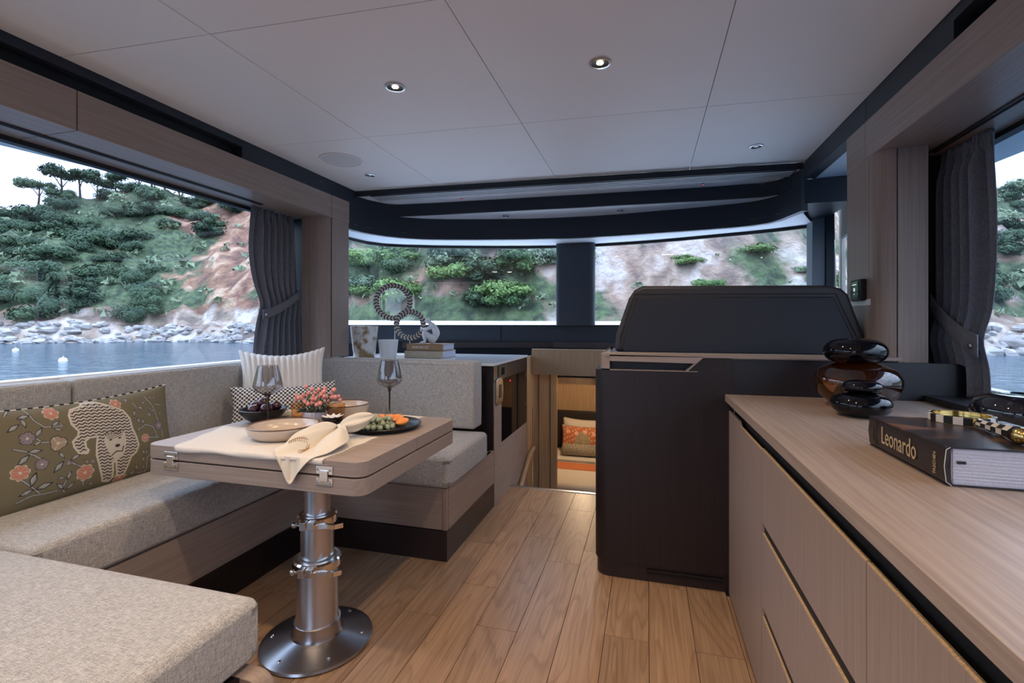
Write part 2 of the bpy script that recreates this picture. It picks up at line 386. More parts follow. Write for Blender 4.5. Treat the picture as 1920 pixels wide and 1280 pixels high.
struct('trim_9', MB().prism(rrect(-.80, -.452, 4.30, 4.45, .05), 1.19, 1.94), M['dark2'], smooth=40)
ds = struct('wall_front', MB().wall([(x, y-.01) for x, y in W]+[(1.4, 3.9)], .70, 1.185, .03), M['dark'])
DI = [(x*.992-.004, y-.03) for x, y in W]
for a, b in ((0, 7), (7, 11), (11, 15), (15, 18)):
    pl = [Vector(p) for p in DI[a:b+1]]; pl[0] = pl[0].lerp(pl[1], .008); pl[-1] = pl[-1].lerp(pl[-2], .008)
    obj('dash_panel', MB().wall([tuple(p) for p in pl], 1.04, 1.19, .02), M['dark2'], ds, bev=.003)
struct('trim_10', MB().wall([(x*.99-.006, y-.05) for x, y in W], 1.185, 1.196, .06), M['dark2'])
struct('trim_11', MB().wall([(x*.985-.009, y-.10) for x, y in W[4:]], .985, 1.04, .07), M['wenge_x'])
struct('trim_12', MB().prism([(-2.44, 3.0), (-2.31, 3.0), (-2.31, 3.95), (-.98, 3.95), (-.98, 4.3), (-1.33, 4.30), (-1.9, 4.13), (-2.2, 3.99), (-2.36, 3.86)], .86, .915), M['dark'])

# ---- left side
def Lbox(y0, y1, name, m, x0=-2.44, x1=-2.11, z0=1.945, z1=2.1, parent=None): return obj(name, box(x0, x1, y0, y1, z0, z1), m, parent, bev=.0015, seg=1, kind=None if parent else 'structure')
wl = struct('wall_left', box(-2.60, -2.46, -2.6, 3.1, -.1, .95), M['oak_v'])
tl = struct('trim_13', box(-2.5, -2.17, -2.6, 3.085, 2.10, 2.22), M['black'])
obj('strip', box(-2.18, -2.113, -2.6, 3.085, 2.163, 2.215), M['dark'], tl)
obj('strip', box(-2.18, -2.113, 2.113, 2.876, 2.10, 2.1635), M['dark'], tl)
obj('strip', box(-2.18, -2.113, 2.879, 3.085, 2.10, 2.1635), M['dark'], tl)
vl = struct('trim_14', box(-2.43, -2.13, -2.6, 3.08, 1.96, 2.095), M['black'])
for a, b in ((-2.6, -.3), (-.297, 1.326), (1.329, 2.876), (2.879, 3.083)): Lbox(a, b, 'valance_panel', M['oak'], parent=vl)
obj('curtain_track', box(-2.312, -2.300, -2.6, 2.45, 1.940, 1.946), M['black'], vl); obj('curtain_track', box(-2.290, -2.284, -2.6, 2.45, 1.940, 1.946), M['black'], vl)
win = struct('window_3', box(-2.452, -2.446, -2.5, 2.98, .95, 1.95), M['glass'])
obj('gasket', box(-2.47, -2.43, -2.5, 2.98, 1.925, 1.946), M['black'], win)
obj('sill', box(-2.50, -2.42, -2.5, 2.98, .94, .975), M['white'], win, bev=.004)
obj('gasket', box(-2.47, -2.43, 2.93, 2.98, .96, 1.94), M['black'], win)
pl = struct('trim_15', MB().prism([(-2.30, 2.81), (-2.235, 2.81), (-2.235, 3.09), (-2.30, 3.09)], .97, 1.945), M['oak_v'], bev=.001)
obj('post_panel', MB().prism([(-2.233, 2.81)]+arc(-2.19, 2.885, .075, -90, -8, 8)+[(-2.233, 2.885)], .97, 1.945), M['oak_v'], pl, smooth=40)
obj('post_panel', box(-2.233, -2.115, 2.888, 3.083, .97, 1.945), M['oak_v'], pl, bev=.001)
struct('trim_16', box(-2.42, -2.32, 2.86, 3.12, .95, 1.945), M['black'])

# ---- right side
tr = struct('trim_17', box(1.0, 1.4, -2.6, 2.69, 2.10, 2.22), M['black'])
obj('strip', box(.936, 1.0, 1.844, 2.478, 2.10, 2.215), M['dark'], tr); obj('strip', box(.936, 1.0, 2.4815, 3.36, 2.10, 2.215), M['dark'], tr)
obj('strip', box(.936, 1.0, -2.6, 1.844, 2.163, 2.215), M['dark'], tr)
vr = struct('trim_18', box(.95, 1.29, -2.6, 2.67, 1.95, 2.09), M['black'])
for a, b in ((-2.6, -.2), (-.197, 2.478), (2.4815, 2.685)): obj('valance_panel', box(.933, 1.33, a, b, 1.932, 2.098), M['oak'], vr, bev=.0015, seg=1)
obj('curtain_track', box(1.15, 1.162, -2.6, 2.45, 1.927, 1.933), M['black'], vr); obj('curtain_track', box(1.172, 1.178, -2.6, 2.45, 1.927, 1.933), M['black'], vr)
wr = struct('window_4', box(1.306, 1.312, -2.5, 2.62, .90, 1.94), M['glass'])
obj('gasket', box(1.29, 1.33, -2.5, 2.62, 1.912, 1.934), M['black'], wr)
obj('sill', box(1.285, 1.34, -2.5, 2.62, .89, .945), M['white'], wr, bev=.004)
cr = struct('trim_19', box(1.0, 1.14, 2.42, 2.685, .9, 1.932), M['oak_v'])
obj('post_panel', box(.935, 1.0, 2.447, 2.685, .9, 1.932), M['oak_v'], cr, bev=.001)
obj('post_panel', MB().prism(arc(1.005, 2.415, .07, 180, 262, 8)+[(1.0, 2.444), (.935, 2.444)], .9, 1.932), M['oak_v'], cr, smooth=40)
obj('post_panel', box(1.0, 1.105, 2.345, 2.42, .9, 1.932), M['oak_v'], cr, bev=.001)
struct('trim_20', box(1.11, 1.30, 2.50, 2.70, .9, 1.94), M['black'])
struct('wall_right', box(1.30, 1.42, -2.6, 2.7, -.1, .90), M['oak_v'])
# side door beyond the right column
struct('trim_21', MB().slab([(.99, 2.69, 2.104), (.99, 3.36, 2.104), (.99, 3.9, 2.104), (1.45, 4.0, 2.12), (1.45, 2.69, 2.12)], (0, 0, .03)), M['bluegrey'])
struct('trim_22', box(.935, 1.22, 3.37, 3.9, 1.952, 2.10), M['dark'])
struct('trim_23', box(1.13, 1.21, 3.86, 3.99, .9, 1.955), M['postgrey'], bev=.004)
struct('trim_24', box(1.212, 1.265, 3.85, 4.05, .5, 2.12), M['dark'], bev=.004)
dr = struct('door_1', MB().slab([(1.345, 3.97, .4), (1.345, 3.97, 1.80), (1.345, 3.55, 1.84), (1.345, 3.55, .4)], (.006, 0, 0)), M['glass'])
obj('door_frame', box(1.34, 1.37, 3.955, 4.0, .4, 2.1), M['cream'], dr, bev=.004)
obj('door_frame', MB().slab([(1.335, 3.97, 1.82), (1.335, 3.97, 2.1), (1.335, 3.2, 2.1), (1.335, 3.2, 1.86)], (.03, 0, 0)), M['cream'], dr)
obj('door_frame', box(1.335, 1.365, 3.56, 3.66, .4, 1.9), M['white'], dr, bev=.004)
obj('door_frame', box(1.33, 1.36, 3.66, 3.69, .4, 1.9), M['black'], dr)
obj('door_frame', box(1.335, 1.365, 3.70, 3.76, .4, 1.86), M['cream'], dr)
obj('inner_frame', box(1.36, 1.38, 3.86, 3.885, .4, 1.76), M['dark'], dr); obj('inner_frame', box(1.36, 1.38, 3.74, 3.885, 1.74, 1.765), M['dark'], dr)
obj('chrome_edge', MB().tube([(1.30, 3.98, 2.08), (1.315, 3.99, 1.6), (1.325, 4.0, 1.0)], .006), M['chrome'], dr, smooth=60)
obj('door_speaker', MB().lathe([(0, .0), (.045, 0), (.052, -.012), (.052, -.02), (0, -.02)], (0, 0, 0), 24), M['black'], dr)
sp = dr.children[-1]; sp.rotation_euler = (0, -PI/2, 0); sp.location = (1.325, 3.90, 1.97)
obj('latch', MB().tube([(1.28, 3.97, 2.085), (1.28, 3.88, 2.10), (1.27, 3.74, 2.12), (1.27, 3.6, 2.14)], [.018, .022, .02, .016], 10).tube([(1.27, 3.95, 2.04), (1.26, 3.84, 2.055), (1.26, 3.75, 2.03), (1.26, 3.62, 2.0)], [.012, .016, .014, .012], 10).ball((1.26, 3.87, 2.05), .025, 10).ball((1.27, 3.78, 2.11), .022, 10), M['chrome'], dr, smooth=60)
obj('bracket', box(.932, .96, 2.43, 2.70, 1.283, 1.311), M['white'], cr, bev=.003)
th = thing('control_panel', 'small black touch panel on the right oak post', 'control panel', (.93, 2.53, 1.31))
obj('housing', box(.912, .933, 2.468, 2.582, 1.306, 1.402), M['black'], th, bev=.004)
obj('screen', box(.9105, .9125, 2.49, 2.575, 1.318, 1.395), M['glossblack'], th)
obj('screen_symbol', box(.9098, .911, 2.51, 2.555, 1.378, 1.382).box(.9098, .911, 2.525, 2.54, 1.35, 1.365).box(.9098, .911, 2.53, 2.536, 1.335, 1.34), plain('screen_glow', (.8, .9, 1), .5, emit=.5), th)

# ---- back wall, unseen; glass door added and sized to bring daylight from behind
wb = struct('wall_back', box(-2.5, -1.95, -2.65, -2.6, 0, 2.2).box(-.62, 1.35, -2.65, -2.6, 0, 2.2).box(-1.95, -.62, -2.65, -2.6, 2.05, 2.2), M['oak_v'])  # closed right of the door to keep that side darker
d2 = struct('added_aft_door', box(-1.95, -.62, -2.63, -2.624, 0, 2.05), M['glass'])
for x in (-1.95, -1.30, -.66): obj('door_frame', box(x, x+.04, -2.65, -2.61, 0, 2.05), M['alu'], d2)

# ---- aft deck behind, seen only in reflections
struct('ground_1', box(-2.6, 1.5, -5.2, -2.66, -.12, -.02), M['oak'])

# ================================================================== LOWER CABIN
cb = struct('wall_cabin', box(-.996, -.975, 3.45, 3.94, -1.2, -.62).box(-.996, -.975, 3.945, 4.14, -1.2, .925), M['warm_wood'])
obj('beam', box(-.972, .25, 4.10, 4.16, .764, .985), M['warm_wood'], cb)
obj('bulkhead', MB().prism([(-.972, 4.14)]+[(-.97, 4.16), (-.77, 4.20), (-.77, 4.24), (-.97, 4.24)], -1.2, .764), M['warm_wood'], cb)
for x in (-.925, -.825): obj('bulkhead_joint', box(x, x+.003, 4.155+(x+.97)*.2, 4.19, -1.2, .764), M['black'], cb)
obj('header', box(-.77, .2, 4.28, 4.34, .665, .72), M['warm_wood'], cb)
obj('bulkhead', box(-.36, .25, 4.18, 4.24, -1.2, .764), M['warm_wood'], cb)
obj('stair_rail', MB().tube([(-.955, 3.6, -.10), (-.955, 3.95, .10), (-.955, 4.1, .12)], .02, 8), M['warm_wood'], cb, smooth=50)
obj('cabin_side', box(-1.9, -1.86, 4.24, 6.7, -1.2, .77).box(.66, .7, 4.24, 6.7, -1.2, .77), M['warm_wood'], cb)
obj('cabin_end', box(-1.9, .7, 6.62, 6.66, -1.2, .77), M['warm_wood'], cb)
obj('cabin_floor', box(-1.9, .7, 3.45, 6.7, -1.2, -1.17), M['floor'], cb)
obj('cabin_ceiling', box(-1.9, .7, 4.30, 6.7, .74, .78), M['ceil'], cb)
obj('stair_side', box(.2, .25, 3.45, 4.2, -1.2, .9), M['warm_wood'], cb)
for k in range(3): obj('stair_tread', box(-.97, .2, 3.45, 3.72+.24*(k), -.32*(k+1)-.03, -.32*(k+1)), M['floor'], cb)
bed = thing('bed', 'bed in the lower cabin with cream duvet and rust band', 'bed', (-.6, 5.6, -1.17))
obj('bed_base', box(-1.5, .3, 4.95, 6.5, -1.17, -.72), M['warm_wood'], bed, bev=.01)
obj('duvet', box(-1.52, .32, 4.90, 6.45, -.72, -.45), M['napkin'], bed, bev=.07, seg=5)
obj('rust_throw', box(-1.525, .325, 5.44, 5.70, -.60, -.442), plain('rust_cloth', (.55, .17, .06), .9), bed, bev=.01)
obj('white_sheet', box(-1.525, .325, 5.74, 6.3, -.60, -.438), M['linen'], bed, bev=.01)
mb = MB()
for k in range(90): mb.box(-1.5+k*.02, -1.492+k*.02, 5.70, 5.78, -.4375, -.4350)
obj('stitched_edging', mb, M['black'], bed, kind='stuff')
obj('headboard', box(-1.6, .4, 6.50, 6.60, -.9, .02), plain('headboard_dark', (.02, .015, .014), .6), bed, bev=.01)

def pillow_fn(wd, ht, th, pull=.06, side=1, p=2.4, zp=None):
    def f(u, v):
        a, b = u*2-1, v*2-1
        t = th*(max(0, 1-abs(a)**p)*max(0, 1-abs(b)**p))**.42
        x = a*wd/2*(1-pull*(1-abs(b)**2)*abs(a)); z = b*ht/2*(1-pull*1.6*(1-abs(a)**2)*abs(b)*(1 if b < 0 else 1.6))
        return (x, side*t, z)
    return f
def pillow_mesh(mb, wd, ht, th, nu=28, nv=20, pull=.06, fns=None):
    for s in (-1, 1):
        f = pillow_fn(wd, ht, th, pull, s); mb.grid((lambda f: (lambda u, v: (f(u, v) if not fns else fns(f(u, v), u, v, s))))(f), nu, nv)
    bmesh.ops.remove_doubles(mb.bm, verts=mb.bm.verts, dist=1e-5); return mb
def paint(o, fn):
    """vertex colours of flat print, fn(local x, z, y) -> rgb"""
    me = o.data; a = me.color_attributes.new('Col', 'FLOAT_COLOR', 'POINT'); n = len(me.vertices)
    co = np.empty(n*3, dtype=np.float32); me.vertices.foreach_get('co', co); co = co.reshape(-1, 3)
    c = np.ones((n, 4), dtype=np.float32); c[:, :3] = fn(co); a.data.foreach_set('color', c.ravel())

# bed cushions
cp = thing('cushion', 'rust patterned cushion with striped edging on the cabin bed', 'cushion', (-.75, 6.12, -.43), None)
mb = pillow_mesh(MB(), .62, .36, .07, 60, 36); o = obj('cover', mb, vcol('rust_print'), None); o.parent = cp; o.location = (0, 0, .17); o.rotation_euler = (math.radians(-14), 0, 0); o.data.shade_smooth()
def f(co):
    x, z = co[:, 0], co[:, 2]; c = np.tile(np.array([.46, .13, .05]), (len(x), 1))
    nzz = np.sin(x*90)*np.sin(z*110+x*40); c[nzz > .55] = (.62, .42, .22)
    d = (x+.03)**2/.010+(z+.04)**2/.020; c[d < 1] = (.42, .33, .18); c[(d < 1) & (np.sin((x+z)*260) > 0)] = (.24, .19, .11)
    for q in range(5): c[(x-(-.22+q*.11))**2+(z-.09+.02*(q % 2))**2 < .0006] = (.75, .38, .26)
    ed = (np.abs(z) > .155) | (np.abs(x) > .285); c[ed] = (.66, .60, .50); c[ed & (np.sin(x*420+z*420) > 0)] = (.03, .03, .03); return c
paint(o, f)
cp2 = thing('cushion', 'plain cream pillow standing behind the rust cushion', 'pillow', (-.75, 6.3, -.43))
o = obj('cover', pillow_mesh(MB(), .66, .42, .08), M['napkin']); o.parent = cp2; o.location = (0, 0, .20); o.rotation_euler = (math.radians(-14), 0, 0); o.data.shade_smooth()
bl = tag(obj('bolster', MB().tube([(-1.02, 5.98, -.36), (-1.0, 5.98, -.36), (-.55, 5.98, -.36), (-.53, 5.98, -.36)], [.05, .07, .07, .05], 20), wood('striped_bolster', (.10, .08, .05), (.48, .42, .30), 'y', .9, fine=90, along=1), at=(-.78, 5.98, -.43), smooth=50), 'olive ribbed bolster roll in front of the rust cushion', 'cushion')

# ================================================================== LIGHTS
def downlight(x, y, z, lab, on, r=.042):
    t = thing('ceiling_spotlight', lab, 'light', (x, y, z))
    obj('trim_ring', MB().lathe([(r, 0), (r*.98, -.004), (r*.80, -.005), (r*.76, 0), (r, 0)], (x, y, z), 36), M['steel'], t, smooth=50)
    obj('reflector', MB().lathe([(r*.78, -.003), (r*.45, -.0005), (0, -.0005)], (x, y, z), 30), M['black'], t, smooth=50)
    if on: 
        obj('bulb', MB().ball((x, y, z-.001), (r*.3, r*.3, .003), 16), plain('lamp_glow', (1, .85, .62), .5, emit=60, ecol=(1, .83, .6)), t)
        ld = bpy.data.lights.new('spot_lamp', 'SPOT'); ld.energy = LAMP; ld.color = (1, .72, .46); ld.spot_size = math.radians(118); ld.spot_blend = .55; ld.shadow_soft_size = .018
        lo = bpy.data.objects.new('spot_lamp', ld); COL.objects.link(lo); lo.parent = t; lo.location = (0, 0, -.012)
    else: obj('bulb', MB().ball((x, y, z-.001), (r*.4, r*.4, .003), 14), M['steel'], t)
downlight(-1.021, 1.816, 2.2, 'lit recessed spotlight in the ceiling above the table', True)
downlight(-.173, 1.861, 2.2, 'lit recessed spotlight in the ceiling near the picture centre', True)
downlight(.591, 2.968, 2.2, 'unlit recessed spotlight at the front right of the ceiling', False, .034)
downlight(-1.785, 2.841, 2.2, 'unlit recessed spotlight at the front left beside the speaker', False, .034)
downlight(-1.09, 3.70, 2.071, 'small unlit spotlight in the left half of the overhead recess', False, .026)
downlight(-.20, 3.76, 2.071, 'small unlit spotlight in the right half of the overhead recess', False, .026)
for i, (x, y) in enumerate([(-1.05, .85), (-.17, .87), (-1.8, .83), (-1.05, -.1), (-.17, -.1), (.6, -.05), (-1.05, -1.2), (-.17, -1.2)]):
    downlight(x, y, 2.2, 'lit recessed spotlight in the aft ceiling, behind the viewer', True)
for o in [o for o in S.objects if o.get('label') == 'lit recessed spotlight in the aft ceiling, behind the viewer']: o['group'] = 'aft ceiling spotlights'
spk = thing('ceiling_speaker', 'flat round white speaker in the ceiling at the left', 'speaker', (-1.792, 2.535, 2.2))
obj('grille', MB().lathe([(0, -.004), (.112, -.004), (.118, -.0025), (.118, 0), (0, 0)], (-1.792, 2.535, 2.2), 40), plain('speaker_cloth', (.66, .66, .66), .8, bump=.5, bscale=1500), spk, smooth=30)
obj('rim', MB().lathe([(.118, 0), (.118, -.005), (.124, -.005), (.126, 0), (.118, 0)], (-1.792, 2.535, 2.2), 40), M['ceil'], spk, smooth=30)
# light inside the lower cabin
ll = thing('cabin_lamp', 'warm ceiling lamp of the lower cabin, hidden behind the header', 'light', (-.7, 5.5, .73))
obj('shade', MB().lathe([(0, -.01), (.06, -.01), (.07, 0), (0, 0)], (-.7, 5.5, .74), 24), plain('cabin_glow', (1, .8, .55), .5, emit=20, ecol=(1, .8, .55)), ll)
ld = bpy.data.lights.new('cabin_bulb', 'POINT'); ld.energy = 12; ld.color = (1, .70, .42); ld.shadow_soft_size = .06; lo = bpy.data.objects.new('cabin_bulb', ld); COL.objects.link(lo); lo.parent = ll; lo.location = (0, 0, -.08)
ll2 = thing('added_step_lamp', 'added unseen warm lamp over the steps to the lower cabin', 'light', (-.26, 4.125, .762))  # lamp added out of sight, giving warm light below the dash
obj('shade', MB().lathe([(0, -.006), (.03, -.006), (.034, 0), (0, 0)], (-.26, 4.125, .762), 20), bpy.data.materials['cabin_glow'], ll2)
ld = bpy.data.lights.new('added_step_bulb', 'POINT'); ld.energy = 2.5; ld.color = (1, .66, .36); ld.shadow_soft_size = .04; lo = bpy.data.objects.new('added_step_bulb', ld); COL.objects.link(lo); lo.parent = ll2; lo.location = (0, 0, -.05)

# ================================================================== DINETTE
def cushion(name, x0, x1, y0, y1, z0, z1, m, parent, r=.03, puff=.006, xf=None):
    """upholstered block with soft edges, slightly crowned faces and a sewn seam"""
    mb = MB(); mb.box(x0, x1, y0, y1, z0, z1)
    bmesh.ops.subdivide_edges(mb.bm, edges=mb.bm.edges, cuts=7, use_grid_fill=True)
    c = Vector(((x0+x1)/2, (y0+y1)/2, (z0+z1)/2)); h = Vector(((x1-x0)/2, (y1-y0)/2, (z1-z0)/2))
    for v in mb.bm.verts:
        d = v.co-c; q = [d[k]/h[k] for k in range(3)]
        for k in range(3):
            o1, o2 = [i for i in range(3) if i != k]
            if abs(q[k]) > .999: v.co[k] += math.copysign(puff*(1-q[o1]**2)*(1-q[o2]**2), q[k])
    bmesh.ops.bevel(mb.bm, geom=[e for e in mb.bm.edges if e.calc_face_angle(0) > .9], offset=r, segments=4, profile=.6, affect='EDGES')
    if xf: bmesh.ops.transform(mb.bm, matrix=xf, verts=mb.bm.verts)
    o = obj(name, mb, m, parent, smooth=70)
    return o
def piping(pts, parent, r=.0022, m=None, nm='seam'): return obj(nm, MB().tube(pts, r, 5), m or M['fabric'], parent)

sofa = thing('dinette_sofa', 'U-shaped beige linen dinette sofa on oak base round the table', 'sofa', (-1.9, 2.0, 0))
obj('base', box(-2.40, -1.775, .99, 2.26, .155, .362), M['oak'], sofa)
obj('base', box(-2.40, -.978, 2.254, 3.0, .155, .366), M['oak_x'], sofa, bev=.001)
obj('base_post', box(-1.0, -.974, 2.249, 2.275, .152, .367), M['oak_v'], sofa, bev=.006)
obj('base_side', box(-1.0, -.9745, 2.278, 3.03, .152, .366), M['oak'], sofa, bev=.001)
obj('plinth', box(-2.3, -1.765, .99, 2.26, 0, .154), M['wenge'], sofa)
obj('plinth', box(-2.3, -.972, 2.246, 3.03, 0, .151), M['wenge_x'], sofa, bev=.001)
cushion('seat_cushion', -2.32, -1.768, .985, 2.90, .362, .528, M['fabric'], sofa, .035, .008)
cushion('seat_cushion', -1.764, -.958, 2.235, 2.86, .367, .530, M['fabric'], sofa, .035, .008)
cushion('backrest', -2.43, -2.30, -.6, 1.432, .50, .968, M['fabric'], sofa, .02, .006)
cushion('backrest', -2.43, -2.30, 1.440, 2.92, .50, .970, M['fabric'], sofa, .02, .006)
cushion('backrest', -2.298, -1.028, 2.80, 2.945, .548, .968, M['fabric'], sofa, .02, .006)
piping([(-2.298, 2.802, .946), (-1.6, 2.797, .950), (-1.045, 2.802, .946), (-1.034, 2.806, .93), (-1.036, 2.806, .57)], sofa)
piping([(-1.80, 1.0, .505), (-1.781, 1.3, .508), (-1.781, 2.2, .508)], sofa)
near = thing('bench', 'beige upholstered bench in the near left corner with bent wood leg', 'bench', (-1.6, .6, 0))
cushion('seat_cushion', -2.30, -.912, -.15, .975, .385, .535, M['fabric'], near, .035, .008)
piping([(-.926, .95, .508), (-.907, .6, .512), (-.907, -.1, .512)], near)
piping([(-.926, .95, .408), (-.907, .6, .404), (-.907, -.1, .404)], near)
mb = MB()
for y in (.90,):
    pr_ = [(-2.2, .382), (-.90, .382)]+arc(-.885, .34, .042, 88, 0, 8)+[(-.843, 0), (-.866, 0), (-.866, .33)]+arc(-.885, .34, .019, 0, 88, 5)+[(-2.2, .359)]
    mb.slab([(x-.004, y, z) for x, z in pr_], (0, .045, 0))
obj('leg_frame', mb, M['oak_x'], near, bev=.003)
mb = MB(); mb.slab([(x-.004, .0, z) for x, z in pr_], (0, .045, 0)); obj('leg_frame', mb, M['oak_x'], near, bev=.003)
obj('side_rail', box(-.94, -.908, .05, .90, .360, .382), M['wenge'], near)

tb = thing('dining_table', 'folding oak dining table on a telescopic metal pedestal', 'table', (-1.207, 1.56, 0))
def slabtable(y0, y1, z0, z1, rn, rf, x0=-1.822, x1=-.885):
    pts = []
    pts += arc(x1-rn, y0+rn, rn, -90, 0, 6) if rn else [(x1, y0)]
    pts += arc(x1-rf, y1-rf, rf, 0, 90, 6) if rf else [(x1, y1)]
    pts += arc(x0+rf, y1-rf, rf, 90, 180, 6) if rf else [(x0, y1)]
    pts += arc(x0+rn, y0+rn, rn, 180, 270, 6) if rn else [(x0, y0)]
    return MB().prism(pts, z0, z1)
obj('upper_leaf', slabtable(1.368, 1.747, .700, .75, .045, 0), M['oak_x'], tb, bev=.002)
obj('upper_leaf', slabtable(1.7505, 2.15, .700, .75, 0, .045), M['oak_x'], tb, bev=.002)
obj('lower_leaf', slabtable(1.368, 2.15, .638, .694, .045, .045), M['oak_x'], tb, bev=.002)
obj('spacer', slabtable(1.39, 2.13, .694, .700, .04, .04, -1.8, -.91), M['black'], tb)
C = (-1.207, 1.56)
obj('pedestal_base', MB().lathe([(0, 0), (.198, 0), (.203, .006), (.200, .014), (.19, .018), (.10, .034), (.092, .038), (.086, .05), (.084, .085), (0, .085)], (*C, 0), 56), M['steel'], tb, smooth=35)
for k in range(6):
    a = k*PI/3+.35; obj('screw', MB().lathe([(0, .024), (.005, .025), (.0085, .022), (.0085, .016)], (C[0]+.165*math.cos(a), C[1]+.165*math.sin(a), 0), 10), M['chrome'], tb)
obj('lower_tube', MB().lathe([(.078, .085), (.0755, .09), (.0755, .318), (0, .318)], (*C, 0), 48), M['alu'], tb, smooth=35)
obj('middle_tube', MB().lathe([(.060, .31), (.060, .482), (0, .482)], (*C, 0), 48), M['alu'], tb, smooth=35)
obj('upper_tube', MB().lathe([(.0475, .47), (.0475, .638)], (*C, 0), 48), M['alu'], tb, smooth=35)
def clamp(z, r):
    o = obj('clamp_ring', MB().lathe([(r, z), (r+.012, z+.002), (r+.012, z+.028), (r+.006, z+.034), (r-.006, z+.034), (r-.010, z+.02)], (*C, 0), 48), M['chrome'], tb, smooth=35)
    mb = MB(); mb.xf = Matrix.Translation((*C, z+.006)) @ Matrix.Rotation(math.radians(14), 4, 'Z')
    mb.box(-.026, -.004, -r-.035, -r+.004, -.004, .026).box(.002, .026, -r-.032, -r+.004, -.004, .026)
    mb.slab([(.02, -r-.036, 0), (.02, -r-.020, 0), (.06, -r-.012, 0), (.10, -r-.018, 0), (.125, -r-.006, .0), (.127, -r-.012, 0), (.10, -r-.030, 0), (.06, -r-.026, 0)], (0, 0, .018))
    obj('clamp_lever', mb, M['chrome'], o, bev=.002)
    mb = MB(); mb.xf = Matrix.Translation((*C, z+.016)) @ Matrix.Rotation(math.radians(14), 4, 'Z')
    mb.tube([(-.028, -r-.018, 0), (-.045, -r-.018, 0)], .005, 8).ball((-.052, -r-.018, 0), .011, 10); obj('clamp_knob', mb, M['steel'], o, smooth=60)
clamp(.452, .060); clamp(.288, .0755)
for x in (-1.69, -1.03):
    h = obj('hinge', box(x-.032, x+.032, 1.3645, 1.3685, .703, .730).box(x-.032, x+.032, 1.3645, 1.3685, .664, .690), M['chrome'], tb, bev=.001)
    obj('hinge_bridge', box(x-.016, x+.016, 1.3600, 1.3685, .678, .716), M['chrome'], h, bev=.002)
    for a in (-.024, .024):
        for z in (.718, .676): obj('screw', MB().slab([(x+a+.0045*math.cos(t*PI/4), 1.3645, z+.0045*math.sin(t*PI/4)) for t in range(8)], (0, -.002, 0)), M['steel'], h)

# ---- sideboard behind the sofa
sb = thing('sideboard', 'wenge and oak sideboard behind the sofa with inset black fridge', 'cabinet', (-1.5, 3.4, 0))
obj('carcass', box(-2.3, -.982, 3.032, 3.94, -1.15, .925), M['wenge'], sb)
obj('front_panel', box(-1.06, -.979, 3.028, 3.034, .0, .925), M['wenge'], sb)
obj('side_top_rail', box(-.984, -.976, 3.030, 3.94, .818, .928), M['wenge_x'], sb, bev=.001)
obj('side_panel', MB().slab([(-.984, 3.040, -.6), (-.984, 3.94, -.6), (-.984, 3.94, .378), (-.984, 3.205, .378), (-.984, 3.205, .815), (-.984, 3.040, .815)], (.008, 0, 0)), M['oak'], sb)
obj('fridge_door', box(-.986, -.9755, 3.207, 3.915, .382, .815), M['glossblack'], sb)
for z in (.76, .52): obj('fridge_hinge', box(-.978, -.970, 3.90, 3.915, z, z+.035), M['steel'], sb)
k = obj('latch_plate', MB().slab([(-.976, 3.056, .668), (-.976, 3.056, .822)]+[(-.976, y, z) for y, z in ((3.09, .835), (3.16, .84), (3.20, .82), (3.215, .745), (3.20, .67), (3.15, .655), (3.09, .655))], (.012, 0, 0)), M['steel'], sb, bev=.003)
obj('latch_button', box(-.965, -.961, 3.115, 3.165, .70, .79), M['black'], k, bev=.002)
k = obj('socket_panel', box(-.976, -.971, 3.118, 3.30, .836, .915), M['black'], sb, bev=.002)
obj('socket', box(-.971, -.969, 3.19, 3.26, .85, .90), M['glossblack'], k)
obj('countertop', box(-2.3, -.970, 3.005, 3.945, .925, .942), plain('pale_gloss_counter', (.74, .77, .80), .2, coat=.3), sb, bev=.002)
obj('standby_light', MB().ball((-.974, 3.42, .785), .005, 8), plain('dim_red', (1, .02, .04), .5, emit=2), sb)

# ================================================================== HELM BLOCK AND GALLEY
il = thing('galley_island', 'tall dark wenge block with oak rim in the middle of the room', 'cabinet', (.05, 2.6, 0))
pts = [(.3705, 2.31)]+[(.3705, 3.1), (-.242, 3.1)]+arc(-.172, 2.38, .07, 180, 270, 8)
obj('body', MB().prism(pts, .085, .985), M['wenge'], il, smooth=40)
obj('plinth', MB().prism([(.37, 2.335), (.37, 3.1), (-.235, 3.1)]+arc(-.17, 2.40, .065, 180, 270, 8), 0, .085), M['wenge_x'], il, smooth=40)
obj('vent_slot', box(.0, .33, 2.329, 2.334, .052, .060).box(.0, .33, 2.329, 2.334, .033, .041), M['black'], il)
obj('front_upper', MB().slab([(-.168, 2.312, .985), (1.6*0+.174, 2.312, .985), (.24, 2.312, 1.050), (.75, 2.312, 1.050), (.75, 2.312, .90), (.335, 2.312, .90), (.335, 2.312, .985)][0:3]+[(.36, 2.312, 1.050), (.36, 2.312, .985)], (0, .03, 0)), M['wenge'], il)
obj('rim_post', MB().prism([(-.213, 2.335)]+[(-.205, 2.318), (-.17, 2.308), (-.17, 2.36), (-.213, 3.0)][0:4]+[(-.20, 3.0), (-.218, 3.0)], .99, 1.062), M['oak_v'], il, bev=.002)
obj('recess_back', box(-.17, .24, 2.36, 2.39, .985, 1.045), M['ledge'], il)
obj('recess_floor', box(-.17, .22, 2.31, 2.39, .984, .9885), M['oak'], il)
obj('rim_slope', MB().slab([(.168, 2.308, .988), (.174, 2.308, .985), (.245, 2.308, 1.051), (.236, 2.308, 1.051)], (0, .06, 0)), M['oak'], il)
obj('rim_front', MB().slab([(-.17, 2.306, 1.028), (.213, 2.306, 1.024), (.245, 2.306, 1.053), (-.17, 2.306, 1.058)], (0, .055, 0)), M['oak_x'], il)
